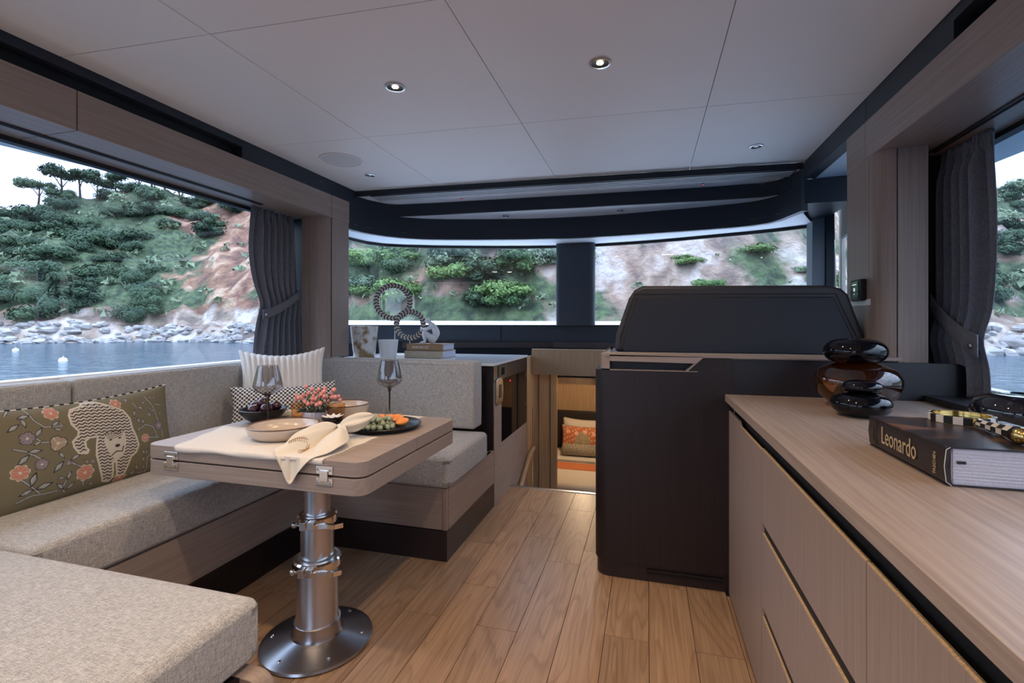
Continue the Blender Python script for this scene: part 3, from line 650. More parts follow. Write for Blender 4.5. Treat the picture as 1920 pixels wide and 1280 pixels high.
obj('rim_top', MB().prism([(-.19, 2.306), (1.0, 2.306), (1.0, 2.42), (-.19, 2.42)], 1.050, 1.064), M['oak_x'], il, bev=.001)
obj('rim_inset', box(-.165, .9, 2.335, 2.35, 1.0635, 1.0655), M['ply'], il)
obj('body_rear', box(-.22, .95, 2.42, 3.1, .9, 1.05), M['wenge'], il)

hs = thing('helm_seat_back', 'charcoal leather back of the helm seat with rounded top corners', 'seat', (.38, 2.52, 1.06))
def seatpts(g, y):
    P = [(-.157, 1.062), (-.150, 1.15), (-.088, 1.33), (-.06, 1.372), (-.02, 1.392), (.79, 1.378), (.842, 1.362), (.868, 1.335), (.925, 1.16), (.955, 1.062)]
    c = Vector((.39, 1.15)); out = []
    for i, (x, z) in enumerate(P):
        a = Vector(P[max(0, i-1)]); b = Vector(P[min(len(P)-1, i+1)]); d = (b-a).normalized(); n = Vector((-d.y, d.x))
        out.append((x-n.x*g, y, max(1.062, z-n.y*g)))
    return out
obj('shell', MB().slab([(x, y, z) for x, y, z in seatpts(0, 2.47)], (0, .13, 0)), M['leather_p'], hs, bev=.02, seg=4)
q = [(-.112, 2.462, 1.064), (-.110, 2.462, 1.13), (-.045, 2.462, 1.335), (.805, 2.462, 1.322), (.885, 2.462, 1.13), (.905, 2.462, 1.064)]
obj('back_panel', MB().slab(q, (0, .02, 0)), M['leather'], hs, bev=.004)
obj('seam', MB().tube([Vector(p)+Vector((0, .004, 0)) for p in q], .0025, 6), M['seam'], hs)
obj('seam', MB().tube([(-.128, 2.468, 1.064), (-.126, 2.466, 1.14), (-.06, 2.466, 1.352), (.815, 2.466, 1.338), (.90, 2.466, 1.135), (.93, 2.466, 1.064)], .0015, 6), M['seam'], hs)

sc = thing('splashback', 'low dark panel with rounded corner behind the worktop on the right', 'panel', (.8, 2.33, .9))
pts = [(.345, .86), (1.231, .86), (1.231, .995)]+[(x, z) for x, z in arc(1.183, .995, .048, 0, 90, 6)]+[(.345, 1.045)]
obj('panel', MB().slab([(x, 2.318, z) for x, z in pts], (0, .03, 0)), M['ledge'], sc, bev=.001)
obj('oak_edge', box(.36, .76, 2.316, 2.42, 1.0455, 1.0505), M['oak_x'], sc)

gy = thing('galley_cabinet', 'long greyed-oak drawer cabinet along the right side', 'cabinet', (.75, .8, 0))
obj('carcass', box(.372, 1.25, -2.0, 2.31, .0, .858), M['black'], gy)
obj('plinth', box(.356, .40, -2.0, 2.30, 0, .012), M['black'], gy)
def front(nm, y0, y1, z0, z1, step=None, notch=False):
    """drawer front with ply edge on top; finger pull notched at the far end"""
    if step: o = obj(nm, MB().slab([(.35, y0, z0), (.35, y1, z0), (.35, y1, z1), (.35, step+.012, z1), (.35, step-.012, z1-.018), (.35, y0, z1-.018)], (.008, 0, 0)), M['oak_v'], gy)
    else: o = obj(nm, box(.35, .358, y0, y1, z0, z1), M['oak_v'], gy, bev=.0008, seg=1)
    zt = z1-.018 if step else z1
    obj('ply_edge', box(.3502, .3578, y0+.001, (step-.02 if step else y1-.001), zt, zt+.0022), M['ply'], o)
    return o
front('door', 1.683, 2.308, .012, .820, step=2.05)
for (a, b) in ((.927, 1.680), (.927-.755, .924), (-.585, .169), (-1.345, -.588)):
    if a > .9:
        front('drawer', a, b, .575, .806); front('drawer', a, b, .312, .543); front('drawer', a, b, .014, .280)
        for z in (.5435, .2805): obj('finger_pull', box(.356, .371, a, b, z, z+.031), M['black'], gy)
        for z in (.5435, .2805): obj('finger_pull_end', MB().slab([(.351, b+.001, z), (.351, b-.012, z+.004), (.351, b-.006, z+.031), (.351, b+.001, z+.031)], (.018, 0, 0)), M['oak_v'], gy)
    else:
        front('door', a, b, .014, .818-.012)
wt = tag(obj('worktop', box(.334, 1.30, -2.0, 2.312, .860, .89), M['oak_top'], at=(.8, .2, .86), bev=.0015), 'greyed-oak worktop running along the right side of the saloon', 'worktop')
obj('chamfer_strip', box(.340, .36, -2.0, 2.31, .855, .860), M['black'], wt)
lg = tag(obj('window_ledge', MB().prism([(1.075, 2.31), (1.06, 1.5), (1.05, -2.0), (1.305, -2.0), (1.305, 2.31)], .8905, .915), M['ledge'], at=(1.18, .2, .8905), bev=.0015), 'matt black ledge along the foot of the right window', 'ledge')

# ================================================================== CURTAINS
def curtain(nm, lab, x, ya, yb, z0, z1, tie, side, wl_, wr_, seed):
    """ya: window edge, yb: post edge; folds pinched at the heading, gathered by a tie"""
    rnd = random.Random(seed); t = thing(nm, lab, 'curtain', (x, (ya+yb)/2, z0))
    ph = [rnd.uniform(0, 2*PI) for _ in range(6)]
    def edge(v):  # v 0 bottom .. 1 top
        z = z0+(z1-z0)*v; a = ya; k = math.exp(-((z-tie)/.22)**2)
        a = ya+(yb-ya)*(wl_*k+wr_*max(0, (tie-z))*0); bulge = math.sin(PI*min(1, max(0, (z-tie)/(z1-tie))))*.03
        return a-(bulge if yb > ya else -bulge), yb+(yb-ya)*.10*(1-v)
    def fn(u, v):
        a, b = edge(v); z = z0+(z1-z0)*v; top = max(0, (v-.88)/.12)
        uu = u+.012*math.sin(9*v+ph[0])*math.sin(PI*u)
        w_ = 13 if True else 0
        f1 = .034*math.sin(2*PI*w_*.55*uu+ph[1]+.8*math.sin(3*v+ph[2]))*(1-.75*top)+.010*math.sin(2*PI*w_*1.1*uu+ph[3]+v*1.5)*(1-top)
        f2 = .010*top*math.sin(2*PI*22*uu)
        if u < .16: f1 *= u/.16*.7
        return (x+side*(f1+f2)-side*.02*math.exp(-((z-tie)/.08)**2), a+(b-a)*uu, z)
    mb = MB().grid(fn, 190, 60); obj('cloth', mb, M['fabric_w'], t, smooth=80, mods=[('SOLIDIFY', dict(thickness=.003, offset=0))])
    hd = MB()
    for i in range(26):
        u = (i+.5)/26; p = fn(u, .985); hd.tube([fn(u, 1.0), Vector(p)+Vector((side*-.006, 0, -.03)), Vector(fn(u, .93))+Vector((side*-.004, 0, 0))], [.005, .006, .003], 6)
    obj('pinch_pleats', hd, M['fabric_w'], t, smooth=70, kind='stuff')
    return t, fn, edge
cl_, fnl, el = curtain('curtain', 'grey curtain tied back at the front end of the left window', -2.365, 2.44, 2.80, .975, 1.940, 1.33, -1, .12, 0, 3)
def tie_l(u, v):  # band slopes up towards the post
    y = 2.478+(2.835-2.478)*u; zc = 1.262+.165*u**1.3
    return (-2.365+.045+.012*math.sin(PI*u)-.03*max(0, u-.85)/.15, y, zc+(v-.5)*(.062-.01*u))
tb_ = obj('tie_band', MB().grid(tie_l, 24, 3), M['tie'], cl_, smooth=80, mods=[('SOLIDIFY', dict(thickness=.005))])
obj('button', MB().ball((-2.305, 2.495, 1.262), (.006, .011, .011), 12), M['steel'], tb_, smooth=80)
cr_, fnr, er = curtain('curtain', 'grey curtain tied back at the front end of the right window', 1.235, 2.205, 2.56, .918, 1.930, 1.14, 1, .02, 0, 9)
def tie_r(u, v):
    y = 2.205+(2.575-2.205)*u; zc = 1.118+.235*u**1.25
    return (1.235-.045-.012*math.sin(PI*u)+.03*max(0, u-.85)/.15, y, zc+(v-.5)*(.085-.02*u))
tb_ = obj('tie_band', MB().grid(tie_r, 24, 3), M['tie'], cr_, smooth=80, mods=[('SOLIDIFY', dict(thickness=.005))])
obj('button', MB().ball((1.183, 2.232, 1.118), (.006, .012, .012), 12), M['steel'], tb_, smooth=80)

# ================================================================== THINGS ON THE TABLE
T = .7505
def cloth_mat(nm, lab, corners, seed, drape=None):
    """linen placemat with frayed edges; corners in plan order a b c d"""
    rnd = random.Random(seed); a, b, c, d = [Vector((*p, 0)) for p in corners]
    def fn(u, v):
        p = a.lerp(b, u).lerp(d.lerp(c, u), v); z = T+.0012+.0016*abs(math.sin(11*u+seed)*math.sin(7*v+1))
        p.x += .003*math.sin(17*v+seed); p.y += .003*math.sin(13*u+seed*2)
        if p.y < 1.364:
            over = 1.364-p.y; p.y = 1.3635-.0015-.002*math.sin(20*u); z = T-over
        return (p.x, p.y, z)
    o = obj(nm, MB().grid(fn, 60, 44), M['linen'], at=(a.x, a.y, T), smooth=80, mods=[('SOLIDIFY', dict(thickness=.0012, offset=0))])
    tag(o, lab, 'placemat'); mb = MB()
    for e in range(4):
        n = 85 if e % 2 else 110
        for k in range(n):
            t = (k+rnd.random()*.6)/n
            u, v, du, dv = [(t, 0, 0, -1), (1, t, 1, 0), (t, 1, 0, 1), (0, t, -1, 0)][e]
            p = Vector(fn(min(1, u), min(1, v))); q = Vector(fn(min(.999, max(.001, u-du*.05)), min(.999, max(.001, v-dv*.05))))
            dr = (p-q); dr.z = 0
            if dr.length < 1e-5: dr = Vector((0, 0, -1)) if p.z < T else Vector((0, -1, 0))
            dr.normalize(); side = Vector((-dr.y, dr.x, 0)); ln = rnd.uniform(.010, .020) if e in (1, 3) else rnd.uniform(.001, .004)
            q1 = p+dr*ln*.5+side*rnd.uniform(-.003, .003); q2 = p+dr*ln+side*rnd.uniform(-.006, .006)
            if p.z >= T: q1.z = T+.002+rnd.random()*.002; q2.z = T+.001
            w = Vector((side.x, side.y, 0))*.0006
            if w.length < 1e-6: w = Vector((.0006, 0, 0))
            for s0, s1 in ((p, q1), (q1, q2)):
                mb.F([mb.V(s0-w), mb.V(s0+w), mb.V(s1+w), mb.V(s1-w)])
    obj('fringe', mb, M['linen'], o, kind='stuff'); return o
cloth_mat('placemat', 'cream fringed linen placemat under the near stoneware bowl', [(-1.665, 1.350), (-1.035, 1.350), (-1.03, 1.70), (-1.79, 1.70)], 2)
cloth_mat('placemat', 'cream fringed linen placemat at the far edge of the table', [(-1.66, 1.93), (-1.07, 1.93), (-1.045, 2.135), (-1.68, 2.135)], 5)

def bowl(lab, x, y, z, R, h, xr=1):
    t = thing('bowl', lab, 'bowl', (x, y, z))
    obj('body', MB().lathe([(0, 0), (R*.74, 0), (R*.80, .004), (R*.93, h*.35), (R, h*.75), (R*.995, h-.001), (R*.96, h-.001), (R*.93, h*.72), (R*.86, h*.35), (R*.74, .010), (0, .009)], (x, y, z), 56), M['stone'], t, smooth=50)
    obj('rim', MB().lathe([(R*1.0, h-.003), (R*1.001, h+.0005), (R*.975, h+.0015), (R*.955, h), (R*.955, h-.004)], (x, y, z), 56), M['rim'], t, smooth=50); return t
bowl('wide beige stoneware bowl with brown rim at the near side of the table', -1.395, 1.60, T+.0035, .134, .050)
bowl('wide beige stoneware bowl with brown rim at the far side of the table', -1.42, 2.035, T+.0035, .118, .062)

def wineglass(lab, x, y, z, s):
    t = thing('wine_glass', lab, 'glass', (x, y, z))
    obj('foot', MB().lathe([(0, .006), (.005, .006), (.036, .0015), (.038, 0), (0, 0)], (x, y, z), 36), M['smoke_d'], t, smooth=50)
    obj('stem', MB().lathe([(.008, .004), (.0042, .012), (.0036, .05*s), (.0045, .105*s), (.010, .122*s), (.018, .130*s)], (x, y, z), 20), M['smoke_d'], t, smooth=60)
    b = [(.004, .120), (.024, .128), (.052, .143), (.061, .157), (.060, .167), (.052, .20), (.041, .240)]
    obj('cup', MB().lathe([(r, q*s) for r, q in b]+[(r-.0012, q*s) for r, q in b[::-1]], (x, y, z), 48), M['smoke'], t, smooth=60); return t
wineglass('smoked wine glass on the left beside the bowl of plums', -1.605, 1.745, T, 1.12)
wineglass('smoked wine glass on the right behind the black plate', -1.20, 2.08, T+.002, 1.14)

fx, fy = -1.715, 1.835
fb = thing('fruit_bowl', 'matt black bowl holding dark plums', 'bowl', (fx, fy, T))
obj('body', MB().lathe([(0, 0), (.045, 0), (.075, .018), (.098, .045), (.103, .060), (.100, .061), (.092, .046), (.07, .022), (.04, .008), (0, .007)], (fx, fy, T), 48), M['blackdish'], fb, smooth=50)
PL = [(-.055, .01, .066, 'deep red plum at the left rim of the black bowl'), (-.012, -.045, .060, 'nearly black plum at the front of the black bowl'), (.045, -.03, .066, 'purple plum at the right front of the black bowl'), (.03, .045, .064, 'dark plum at the back right of the black bowl'), (-.02, .04, .060, 'dark plum at the back of the black bowl'), (.0, .0, .086, 'dark plum on top in the middle of the black bowl')]
for dx, dy, dz, lab in PL:
    r = .026; t = thing('plum', lab, 'plum', (fx+dx, fy+dy, T+dz-r), 'plums in the black bowl')
    obj('flesh', MB().lathe([(r*math.sin(a)*(1), r-r*.92*math.cos(a)-(.004 if a > 2.9 else 0)) for a in [PI*k/14 for k in range(15)]], (fx+dx, fy+dy, T+dz-r), 24), M['plum'], t, smooth=70)
    obj('stalk', MB().tube([(fx+dx, fy+dy, T+dz+r*.86), (fx+dx+.003, fy+dy, T+dz+r+.004)], .001, 5), M['stem'], t)

def tumbler(lab, x, y, h, r):
    t = thing('tumbler', lab, 'glass', (x, y, T)); mb = MB(); n = 40
    prof = [(0, 0), (r*.80, 0), (r*.84, .006), (r*.97, h*.8), (r, h), (r-.002, h), (r*.93, h*.8), (r*.78, .012), (0, .010)]
    mb.lathe(prof, (x, y, T), n)
    for v in mb.bm.verts:
        z = v.co.z-T; d = Vector((v.co.x-x, v.co.y-y)); a = math.atan2(d.y, d.x)
        if .004 < z < h*.85 and d.length > r*.8: k = 1+.035*math.cos(10*a); v.co.x, v.co.y = x+d.x*k, y+d.y*k
    obj('body', mb, M['amber'], t, smooth=60); return t
tumbler('amber ribbed tumbler to the left of the berry pot', -1.575, 1.90, .082, .033)
tumbler('amber ribbed tumbler to the right of the berry pot', -1.375, 1.905, .085, .042)

# pot of hypericum berries
px_, py_ = -1.455, 1.865
pt = thing('flower_pot', 'small ribbed white glass pot of coral hypericum berries', 'plant', (px_, py_, T))
mb = MB().lathe([(0, 0), (.040, 0), (.046, .006), (.052, .055), (.050, .056), (.044, .01), (0, .008)], (px_, py_, T), 60)
for v in mb.bm.verts:
    d = Vector((v.co.x-px_, v.co.y-py_)); 
    if d.length > .03: k = 1+.03*math.cos(20*math.atan2(d.y, d.x)); v.co.x, v.co.y = px_+d.x*k, py_+d.y*k
obj('pot', mb, plain('lilac_white_glass', (.66, .62, .68), .25, coat=.4), pt, smooth=50)
rnd = random.Random(4); st = MB(); lf = MB(); bpos = []
for k in range(46):
    a = rnd.uniform(0, 2*PI); rr = rnd.uniform(.02, .105)*(1 if math.cos(a) > 0 else 1); hh = .09+.095*rnd.random()*(1-.4*rr/.1)+(.03 if rnd.random() < .15 else 0)
    q = Vector((px_+rr*math.cos(a)*1.0+.012, py_+rr*math.sin(a)*.8, T+hh))
    if any((q-b).length < .0145 for b in bpos): continue
    bpos.append(q); base = Vector((px_+.02*math.cos(a), py_+.02*math.sin(a), T+.03)); mid = base.lerp(q, .6)+Vector((0, 0, .012))
    st.tube([base, mid, q], [.0012, .001, .0008], 5)
    for j in range(1):
        c = base.lerp(q, rnd.uniform(.45, .8)); d = Vector((rnd.uniform(-1, 1), rnd.uniform(-1, 1), rnd.uniform(-.2, .5))).normalized(); s = d.cross(Vector((0, 0, 1))).normalized()*.008; ln = rnd.uniform(.024, .04)
        P = [lf.V(c), lf.V(c+d*ln*.5+s), lf.V(c+d*ln+Vector((0, 0, -.004))), lf.V(c+d*ln*.5-s)]; lf.F(P[:3]); lf.F([P[0], P[2], P[3]])
for k in range(22):
    a = rnd.uniform(0, 2*PI); c = Vector((px_+.035*math.cos(a), py_+.035*math.sin(a), T+.06)); d = Vector((math.cos(a), math.sin(a), rnd.uniform(-.1, .5))).normalized(); s = d.cross(Vector((0, 0, 1))).normalized()*.011; ln = rnd.uniform(.03, .055)
    P = [lf.V(c), lf.V(c+d*ln*.5+s), lf.V(c+d*ln+Vector((0, 0, -.006))), lf.V(c+d*ln*.5-s)]; lf.F(P[:3]); lf.F([P[0], P[2], P[3]])
obj('stems', st, M['stem'], pt, kind='stuff'); obj('leaves', lf, M['leaf'], pt, kind='stuff', recalc=False)
b0 = None
for q in bpos:
    if b0 is None: b0 = obj('berry', MB().ball((px_, py_, T), (.0088, .0088, .010), 12), M['berry'], pt, smooth=80); b0.location = Vector(q)-Vector((px_, py_, T)); o = b0
    else: o = b0.copy(); COL.objects.link(o); o.location = Vector(q)-Vector((px_, py_, T))
    k = rnd.uniform(.85, 1.15); o.scale = (k, k, k)

ch = thing('candle_holder', 'dark ribbed glass holder with a white flower candle in it', 'candle holder', (-1.315, 1.80, T))
obj('dish', MB().lathe([(0, 0), (.034, 0), (.046, .012), (.050, .026), (.042, .034), (.046, .044), (.042, .044), (.030, .03), (0, .024)], (-1.315, 1.80, T), 40), M['smoke_d'], ch, smooth=50)
mb = MB()
for k in range(9):
    a = k*2*PI/9; c = Vector((-1.315, 1.80, T+.042)); d = Vector((math.cos(a), math.sin(a), .25)).normalized(); s = Vector((-math.sin(a), math.cos(a), 0))*.012
    P = [mb.V(c), mb.V(c+d*.026+s), mb.V(c+d*.048+Vector((0, 0, .003))), mb.V(c+d*.026-s)]; mb.F(P[:3]); mb.F([P[0], P[2], P[3]])
obj('petals', mb, M['petal'], ch, mods=[('SOLIDIFY', dict(thickness=.002))], kind='stuff')

# black plate of grapes and apricots
gx, gy_ = -1.105, 1.865
tag(obj('plate', MB().lathe([(0, 0), (.125, 0), (.147, .006), (.162, .020), (.159, .022), (.143, .011), (.118, .006), (0, .005)], (gx, gy_, T), 56), M['blackdish'], at=(gx, gy_, T), smooth=50), 'round matt black plate with raised rim carrying grapes and apricots', 'plate')
gb = thing('grape_bunch', 'bunch of pale green grapes on the black plate', 'grapes', (gx, gy_, T+.006))
rnd = random.Random(11); g0 = None; gp = []
gi = 0
while len(gp) < 52 and gi < 6000:
    gi += 1
    a = rnd.uniform(0, 2*PI); rr = math.sqrt(rnd.random()); x = gx+.095*rr*math.cos(a)-.01; y = gy_-.035+.062*rr*math.sin(a)
    lay = rnd.choice([0, 0, 1, 2]); 
    if lay*.3 > 1-rr+.25: continue
    p = Vector((x, y, T+.017+lay*.015))
    if any((p-q).length < .0185 for q in gp): 
        continue
    gp.append(p)
for p in gp:
    L0 = Vector(p)-Vector((gx, gy_, T+.006))
    if g0 is None: g0 = obj('grape', MB().ball((gx, gy_, T+.006), (.0105, .0105, .012), 14), M['grape'], gb, smooth=80); o = g0
    else: o = g0.copy(); COL.objects.link(o)
    o.location = L0; o.rotation_euler = (rnd.uniform(-.8, .8), rnd.uniform(-.8, .8), 0)
obj('stalk', MB().tube([(gx+.02, gy_-.03, T+.05), (gx+.028, gy_-.02, T+.075), (gx+.022, gy_-.015, T+.095)], [.0018, .0014, .001], 6).tube([(gx+.02, gy_-.06, T+.035), (gx+.03, gy_-.1, T+.02), (gx+.036, gy_-.105, T+.012)], .001, 5), M['stem'], gb)
AP = [(.085, .02, 20, 'apricot half at the right rim of the black plate'), (.05, .06, -30, 'apricot half behind the grapes on the right'), (-.02, .08, 10, 'apricot half behind the grapes at the back'), (-.075, .05, 60, 'apricot slice at the back left of the black plate'), (-.10, 0, 100, 'apricot slice at the left rim of the black plate'), (-.055, .07, 0, 'apricot slice beside the back left one'), (.015, .085, 40, 'small apricot piece at the far rim of the plate')]
for dx, dy, rz, lab in AP:
    x, y, z = gx+dx, gy_+dy, T+.008
    o = obj('apricot', MB().lathe([(0, 0), (.014, .002), (.023, .010), (.0255, .019), (.024, .021), (.013, .019), (.010, .013), (0, .010)], (0, 0, 0), 22, 1.15, .85), M['apricot'], at=(0, 0, 0), smooth=60)
    o.location = (x, y, z+.006); o.rotation_euler = (math.radians(22), math.radians(-14), math.radians(rz)); tag(o, lab, 'fruit', 'apricots on the black plate')

# napkin gathered in a ring, its fan hanging over the table edge
nk = thing('napkin', 'cream cotton napkin gathered in a ring, hanging over the near table edge', 'napkin', (-1.16, 1.55, T))
NC = Vector((-1.155, 1.625, T+.045))
F1 = [(-1.235, 1.585, .060), (-1.270, 1.52, .040), (-1.270, 1.46, .016), (-1.255, 1.40, .012), (-1.225, 1.362, .004), (-1.19, 1.352, -.035), (-1.152, 1.346, -.085), (-1.12, 1.350, -.045), (-1.075, 1.358, .004), (-1.045, 1.41, .012), (-1.035, 1.47, .022), (-1.055, 1.54, .028), (-1.10, 1.59, .045)]
F1 = [Vector((x, y, T+z)) for x, y, z in F1]
def fan(P, n, folds, amp, sag):
    def fn(u, v):
        t = u*(len(P)-1); i = min(int(t), len(P)-2); p1 = P[i]; p2 = P[i+1]; p0 = P[max(0, i-1)]; p3 = P[min(len(P)-1, i+2)]; f = t-i
        q = .5*((2*p1)+(-p0+p2)*f+(2*p0-5*p1+4*p2-p3)*f*f+(-p0+3*p1-3*p2+p3)*f**3)
        c = NC+Vector((.012*math.cos(u*2*PI), .012*math.sin(u*2*PI), .006*math.sin(u*9)))
        r = c.lerp(q, v**.9); r.z += sag*math.sin(PI*v)*(1-.3*v)+amp*math.sin(folds*2*PI*u)*math.sin(PI*min(1, v*1.15)*.9)
        if r.y > 1.36: r.z = max(r.z, T+.004+.004*math.sin(9*u))
        elif r.z > T-.002 and r.y < 1.362: r.y = min(r.y, 1.358)
        return tuple(r)
    return fn
ff = fan(F1, 60, 4, .007, .020)
obj('fan', MB().grid(ff, 90, 40), M['napkin'], nk, smooth=80, mods=[('SOLIDIFY', dict(thickness=.0016, offset=0))])
F2 = [Vector((NC.x+.012+r*math.cos(a)*.9, NC.y+.07+r*math.sin(a), T+z)) for r, a, z in ((.05, 3.4, .05), (.055, 2.9, .075), (.06, 2.2, .085), (.07, 1.6, .10), (.075, 1.1, .11), (.06, .6, .085), (.05, 0, .06), (.045, -.5, .04), (.045, -1.0, .03))]
F2 += [F2[0]]
def fn2(u, v):  # bulbous end beyond the ring
    a = 2*PI*u; ax = Vector((.70, .66, .30)).normalized(); s = ax.cross(Vector((0, 0, 1))).normalized(); t2 = s.cross(ax).normalized()
    r = (.012+.032*math.sin(PI*min(1, v*1.02))**.8)*(1+.16*math.sin(5*a+4*v))*(1-.25*v); r = r if v < .999 else .001
    p = NC+ax*(.135*v)+s*(r*math.cos(a))+t2*(r*.8*math.sin(a)); p.z = max(p.z, T+.004); return tuple(p)
obj('bulb_end', MB().grid(fn2, 40, 24), M['napkin'], nk, smooth=80)
rg = MB().lathe([(.014, -.006), (.0165, -.006), (.0165, .006), (.014, .006), (.014, -.006)], (0, 0, 0), 24)
bmesh.ops.transform(rg.bm, matrix=Matrix.Translation(NC) @ Vector((.70, .66, .30)).to_track_quat('Z', 'Y').to_matrix().to_4x4(), verts=rg.bm.verts)
obj('napkin_ring', rg, M['bone'], nk, smooth=50)
em = MB(); U, Vv = .40, .62
def onf(du, dv): 
    p = Vector(ff(U+du*.16, Vv+dv*.30)); return p+Vector((-.001, -.002, .0028))
import itertools
for sgn in (-1, 1):
    base = [(sgn*(.10+.9*math.sin(t*1.5)*.55), -.45+1.0*t) for t in [k/10 for k in range(11)]]
    em.tube([onf(a, b) for a, b in base], .0009, 4)
    for k in range(1, 10):
        a, b = base[k]; 
        for s2 in (-1, 1): em.tube([onf(a, b), onf(a+s2*.10, b+.05), onf(a+s2*.17, b+.02)], [.0009, .0012, .0005], 4)
em.tube([onf(.25+.12*math.sin(t*2*PI), -.35+.7*t) for t in [k/12 for k in range(13)]], .0011, 4)
obj('embroidery', em, plain('gold_thread', (.36, .22, .10), .7), nk, kind='stuff')
tag(obj('folded_napkin', MB().grid(lambda u, v: (-1.74+.20*u+.02*v, 1.925+.05*v+.05*u, T+.006+.030*math.sin(PI*v)*math.sin(PI*min(1, u*1.1))*(1+.3*math.sin(9*u))), 24, 12), M['napkin'], at=(-1.66, 1.95, T), smooth=80, mods=[('SOLIDIFY', dict(thickness=.003))]), 'crumpled cream napkin lying behind the bowl of plums', 'napkin')

# ================================================================== CUSHIONS ON THE SOFA
def place(o, loc, ax, up):
    """local x along ax, local z up, local y = facing away"""
    ax = Vector(ax).normalized(); up = Vector(up).normalized(); y = up.cross(ax).normalized(); up = ax.cross(y)
    m = Matrix((ax, y, up)).transposed().to_4x4(); m.translation = loc; o.matrix_world = m
def cush(name, lab, wd, ht, th, mt, loc, ax, up, nu=36, nv=26, pull=.06, fns=None):
    t = thing(name, lab, 'cushion', loc); o = obj('cover', pillow_mesh(MB(), wd, ht, th, nu, nv, pull, fns), mt); o.parent = t
    place(o, Vector(loc), ax, up); o.matrix_world = Matrix.Identity(4); ax = Vector(ax).normalized(); up = Vector(up).normalized(); y = up.cross(ax).normalized(); up = ax.cross(y)
    m = Matrix((ax, y, up)).transposed().to_4x4(); t.matrix_world = Matrix.Translation(loc) @ m; o.data.shade_smooth(); return t, o
# white corded cushion: deep vertical ribs
def cord(p, u, v, s): 
    k = abs(math.sin(u*PI*15)); e_ = min(1, 6*min(u, 1-u, v, 1-v)+.25)
    return (p[0], p[1]+s*.011*k*e_, p[2]+(.004*k if v in (0, 1) else 0))
cush('cushion', 'fluffy white corded cushion leaning in the corner of the sofa', .475, .36, .075, plain('white_plush', (.80, .76, .71), 1, bump=.8, bscale=350), (-2.09, 2.395, .878), (.77, .64, .02), (-.12, .16, 1), 180, 26, .10, cord)
t, o = cush('cushion', 'black and white houndstooth cushion in front of the white corded cushion', .56, .27, .06, vcol('houndstooth_print'), (-1.985, 2.285, .735), (.78, .62, .02), (-.26, .32, 1), 240, 120, .08)
def hound(co):
    x, z = (co[:, 0]+1)*88, (co[:, 2]+1)*88; i = np.floor(x); j = np.floor(z); fx_ = x-i; fz = z-j
    c = np.where((((i+j) % 2) == 0)[:, None], np.array([.75, .70, .63]), np.array([.02, .02, .025])); return c
paint(o, hound)
# olive cushion with embroidered flowers and a striped big cat, painted as flat print
NU, NVV = 460, 250
t, o = cush('cushion', 'wide olive cushion with striped tiger and flower embroidery on the side sofa', .78, .40, .075, vcol('embroidered_print', .85, .35, 700), (-2.225, 1.405, .705), (0, 1, .01), (-.16, 0, 1), NU, NVV, .05)
BODY = [(-0.055, 0.131), (-0.042, 0.15), (-0.005, 0.157), (0.014, 0.171), (0.054, 0.167), (0.094, 0.144), (0.142, 0.112), (0.161, 0.074), (0.164, 0.032), (0.178, -0.012), (0.184, -0.049), (0.17, -0.075), (0.148, -0.087), (0.137, -0.113), (0.121, -0.154), (0.094, -0.152), (0.087, -0.11), (0.089, -0.094), (0.071, -0.089), (0.076, -0.152), (0.064, -0.165), (0.039, -0.157), (0.024, -0.103), (0.014, -0.046), (0.019, -0.003), (0.026, 0.028), (-0.005, 0.03), (-0.023, 0.018), (-0.021, -0.009), (-0.014, -0.019), (-0.019, -0.029), (-0.046, -0.022), (-0.06, 0.006), (-0.062, 0.027), (-0.042, 0.044), (-0.037, 0.064), (-0.055, 0.094)]
FACE = [(0.046, 0.007), (0.059, 0.038), (0.079, 0.025), (0.11, 0.018), (0.129, 0.028), (0.134, -0.014), (0.123, -0.057), (0.11, -0.079), (0.082, -0.086), (0.064, -0.059), (0.049, -0.016)]
FLW = [(-0.108, 0.149, 0.03, 0), (0.123, 0.145, 0.026, 0), (0.218, -0.024, 0.022, 0), (-0.03, -0.103, 0.038, 0), (-0.228, -0.044, 0.034, 0), (0.108, -0.163, 0.03, 0), (-0.197, 0.072, 0.03, 1), (-0.166, -0.031, 0.026, 1), (0.294, 0.017, 0.026, 1), (-0.089, 0.096, 0.01, 1), (-0.083, -0.051, 0.012, 1), (-0.11, 0.033, 0.036, 2), (-0.002, -0.068, 0.01, 1), (0.254, 0.075, 0.013, 1), (-0.195, 0.201, 0.02, 1), (0.17, 0.155, 0.012, 1)]
STM = [[(-0.239, 0.165), (-0.216, 0.185), (-0.178, 0.179), (-0.166, 0.132), (-0.141, 0.102), (-0.095, 0.095)], [(-0.178, 0.072), (-0.156, 0.047), (-0.121, 0.041)], [(-0.239, 0.043), (-0.209, 0.028), (-0.178, 0.0), (-0.156, -0.021)], [(-0.086, -0.04), (-0.06, -0.063), (-0.042, -0.079)], [(-0.232, -0.063), (-0.201, -0.101), (-0.17, -0.141), (-0.121, -0.143)], [(-0.104, -0.138), (-0.082, -0.083)], [(-0.037, -0.123), (-0.033, -0.151)], [(0.254, 0.16), (0.281, 0.107), (0.29, 0.055), (0.306, 0.002), (0.312, -0.043)], [(0.187, 0.016), (0.227, 0.034), (0.263, 0.018), (0.284, -0.036), (0.233, -0.025)], [(0.192, 0.139), (0.204, 0.114), (0.227, 0.104)], [(0.263, -0.062), (0.251, -0.084), (0.221, -0.112), (0.221, -0.173), (0.181, -0.167)], [(0.294, 0.117), (0.325, 0.109)], [(-0.239, -0.147), (-0.201, -0.136), (-0.17, -0.139)], [(-0.121, -0.115), (-0.104, -0.138), (-0.095, -0.159)], [(0.251, 0.106), (0.281, 0.088)]]
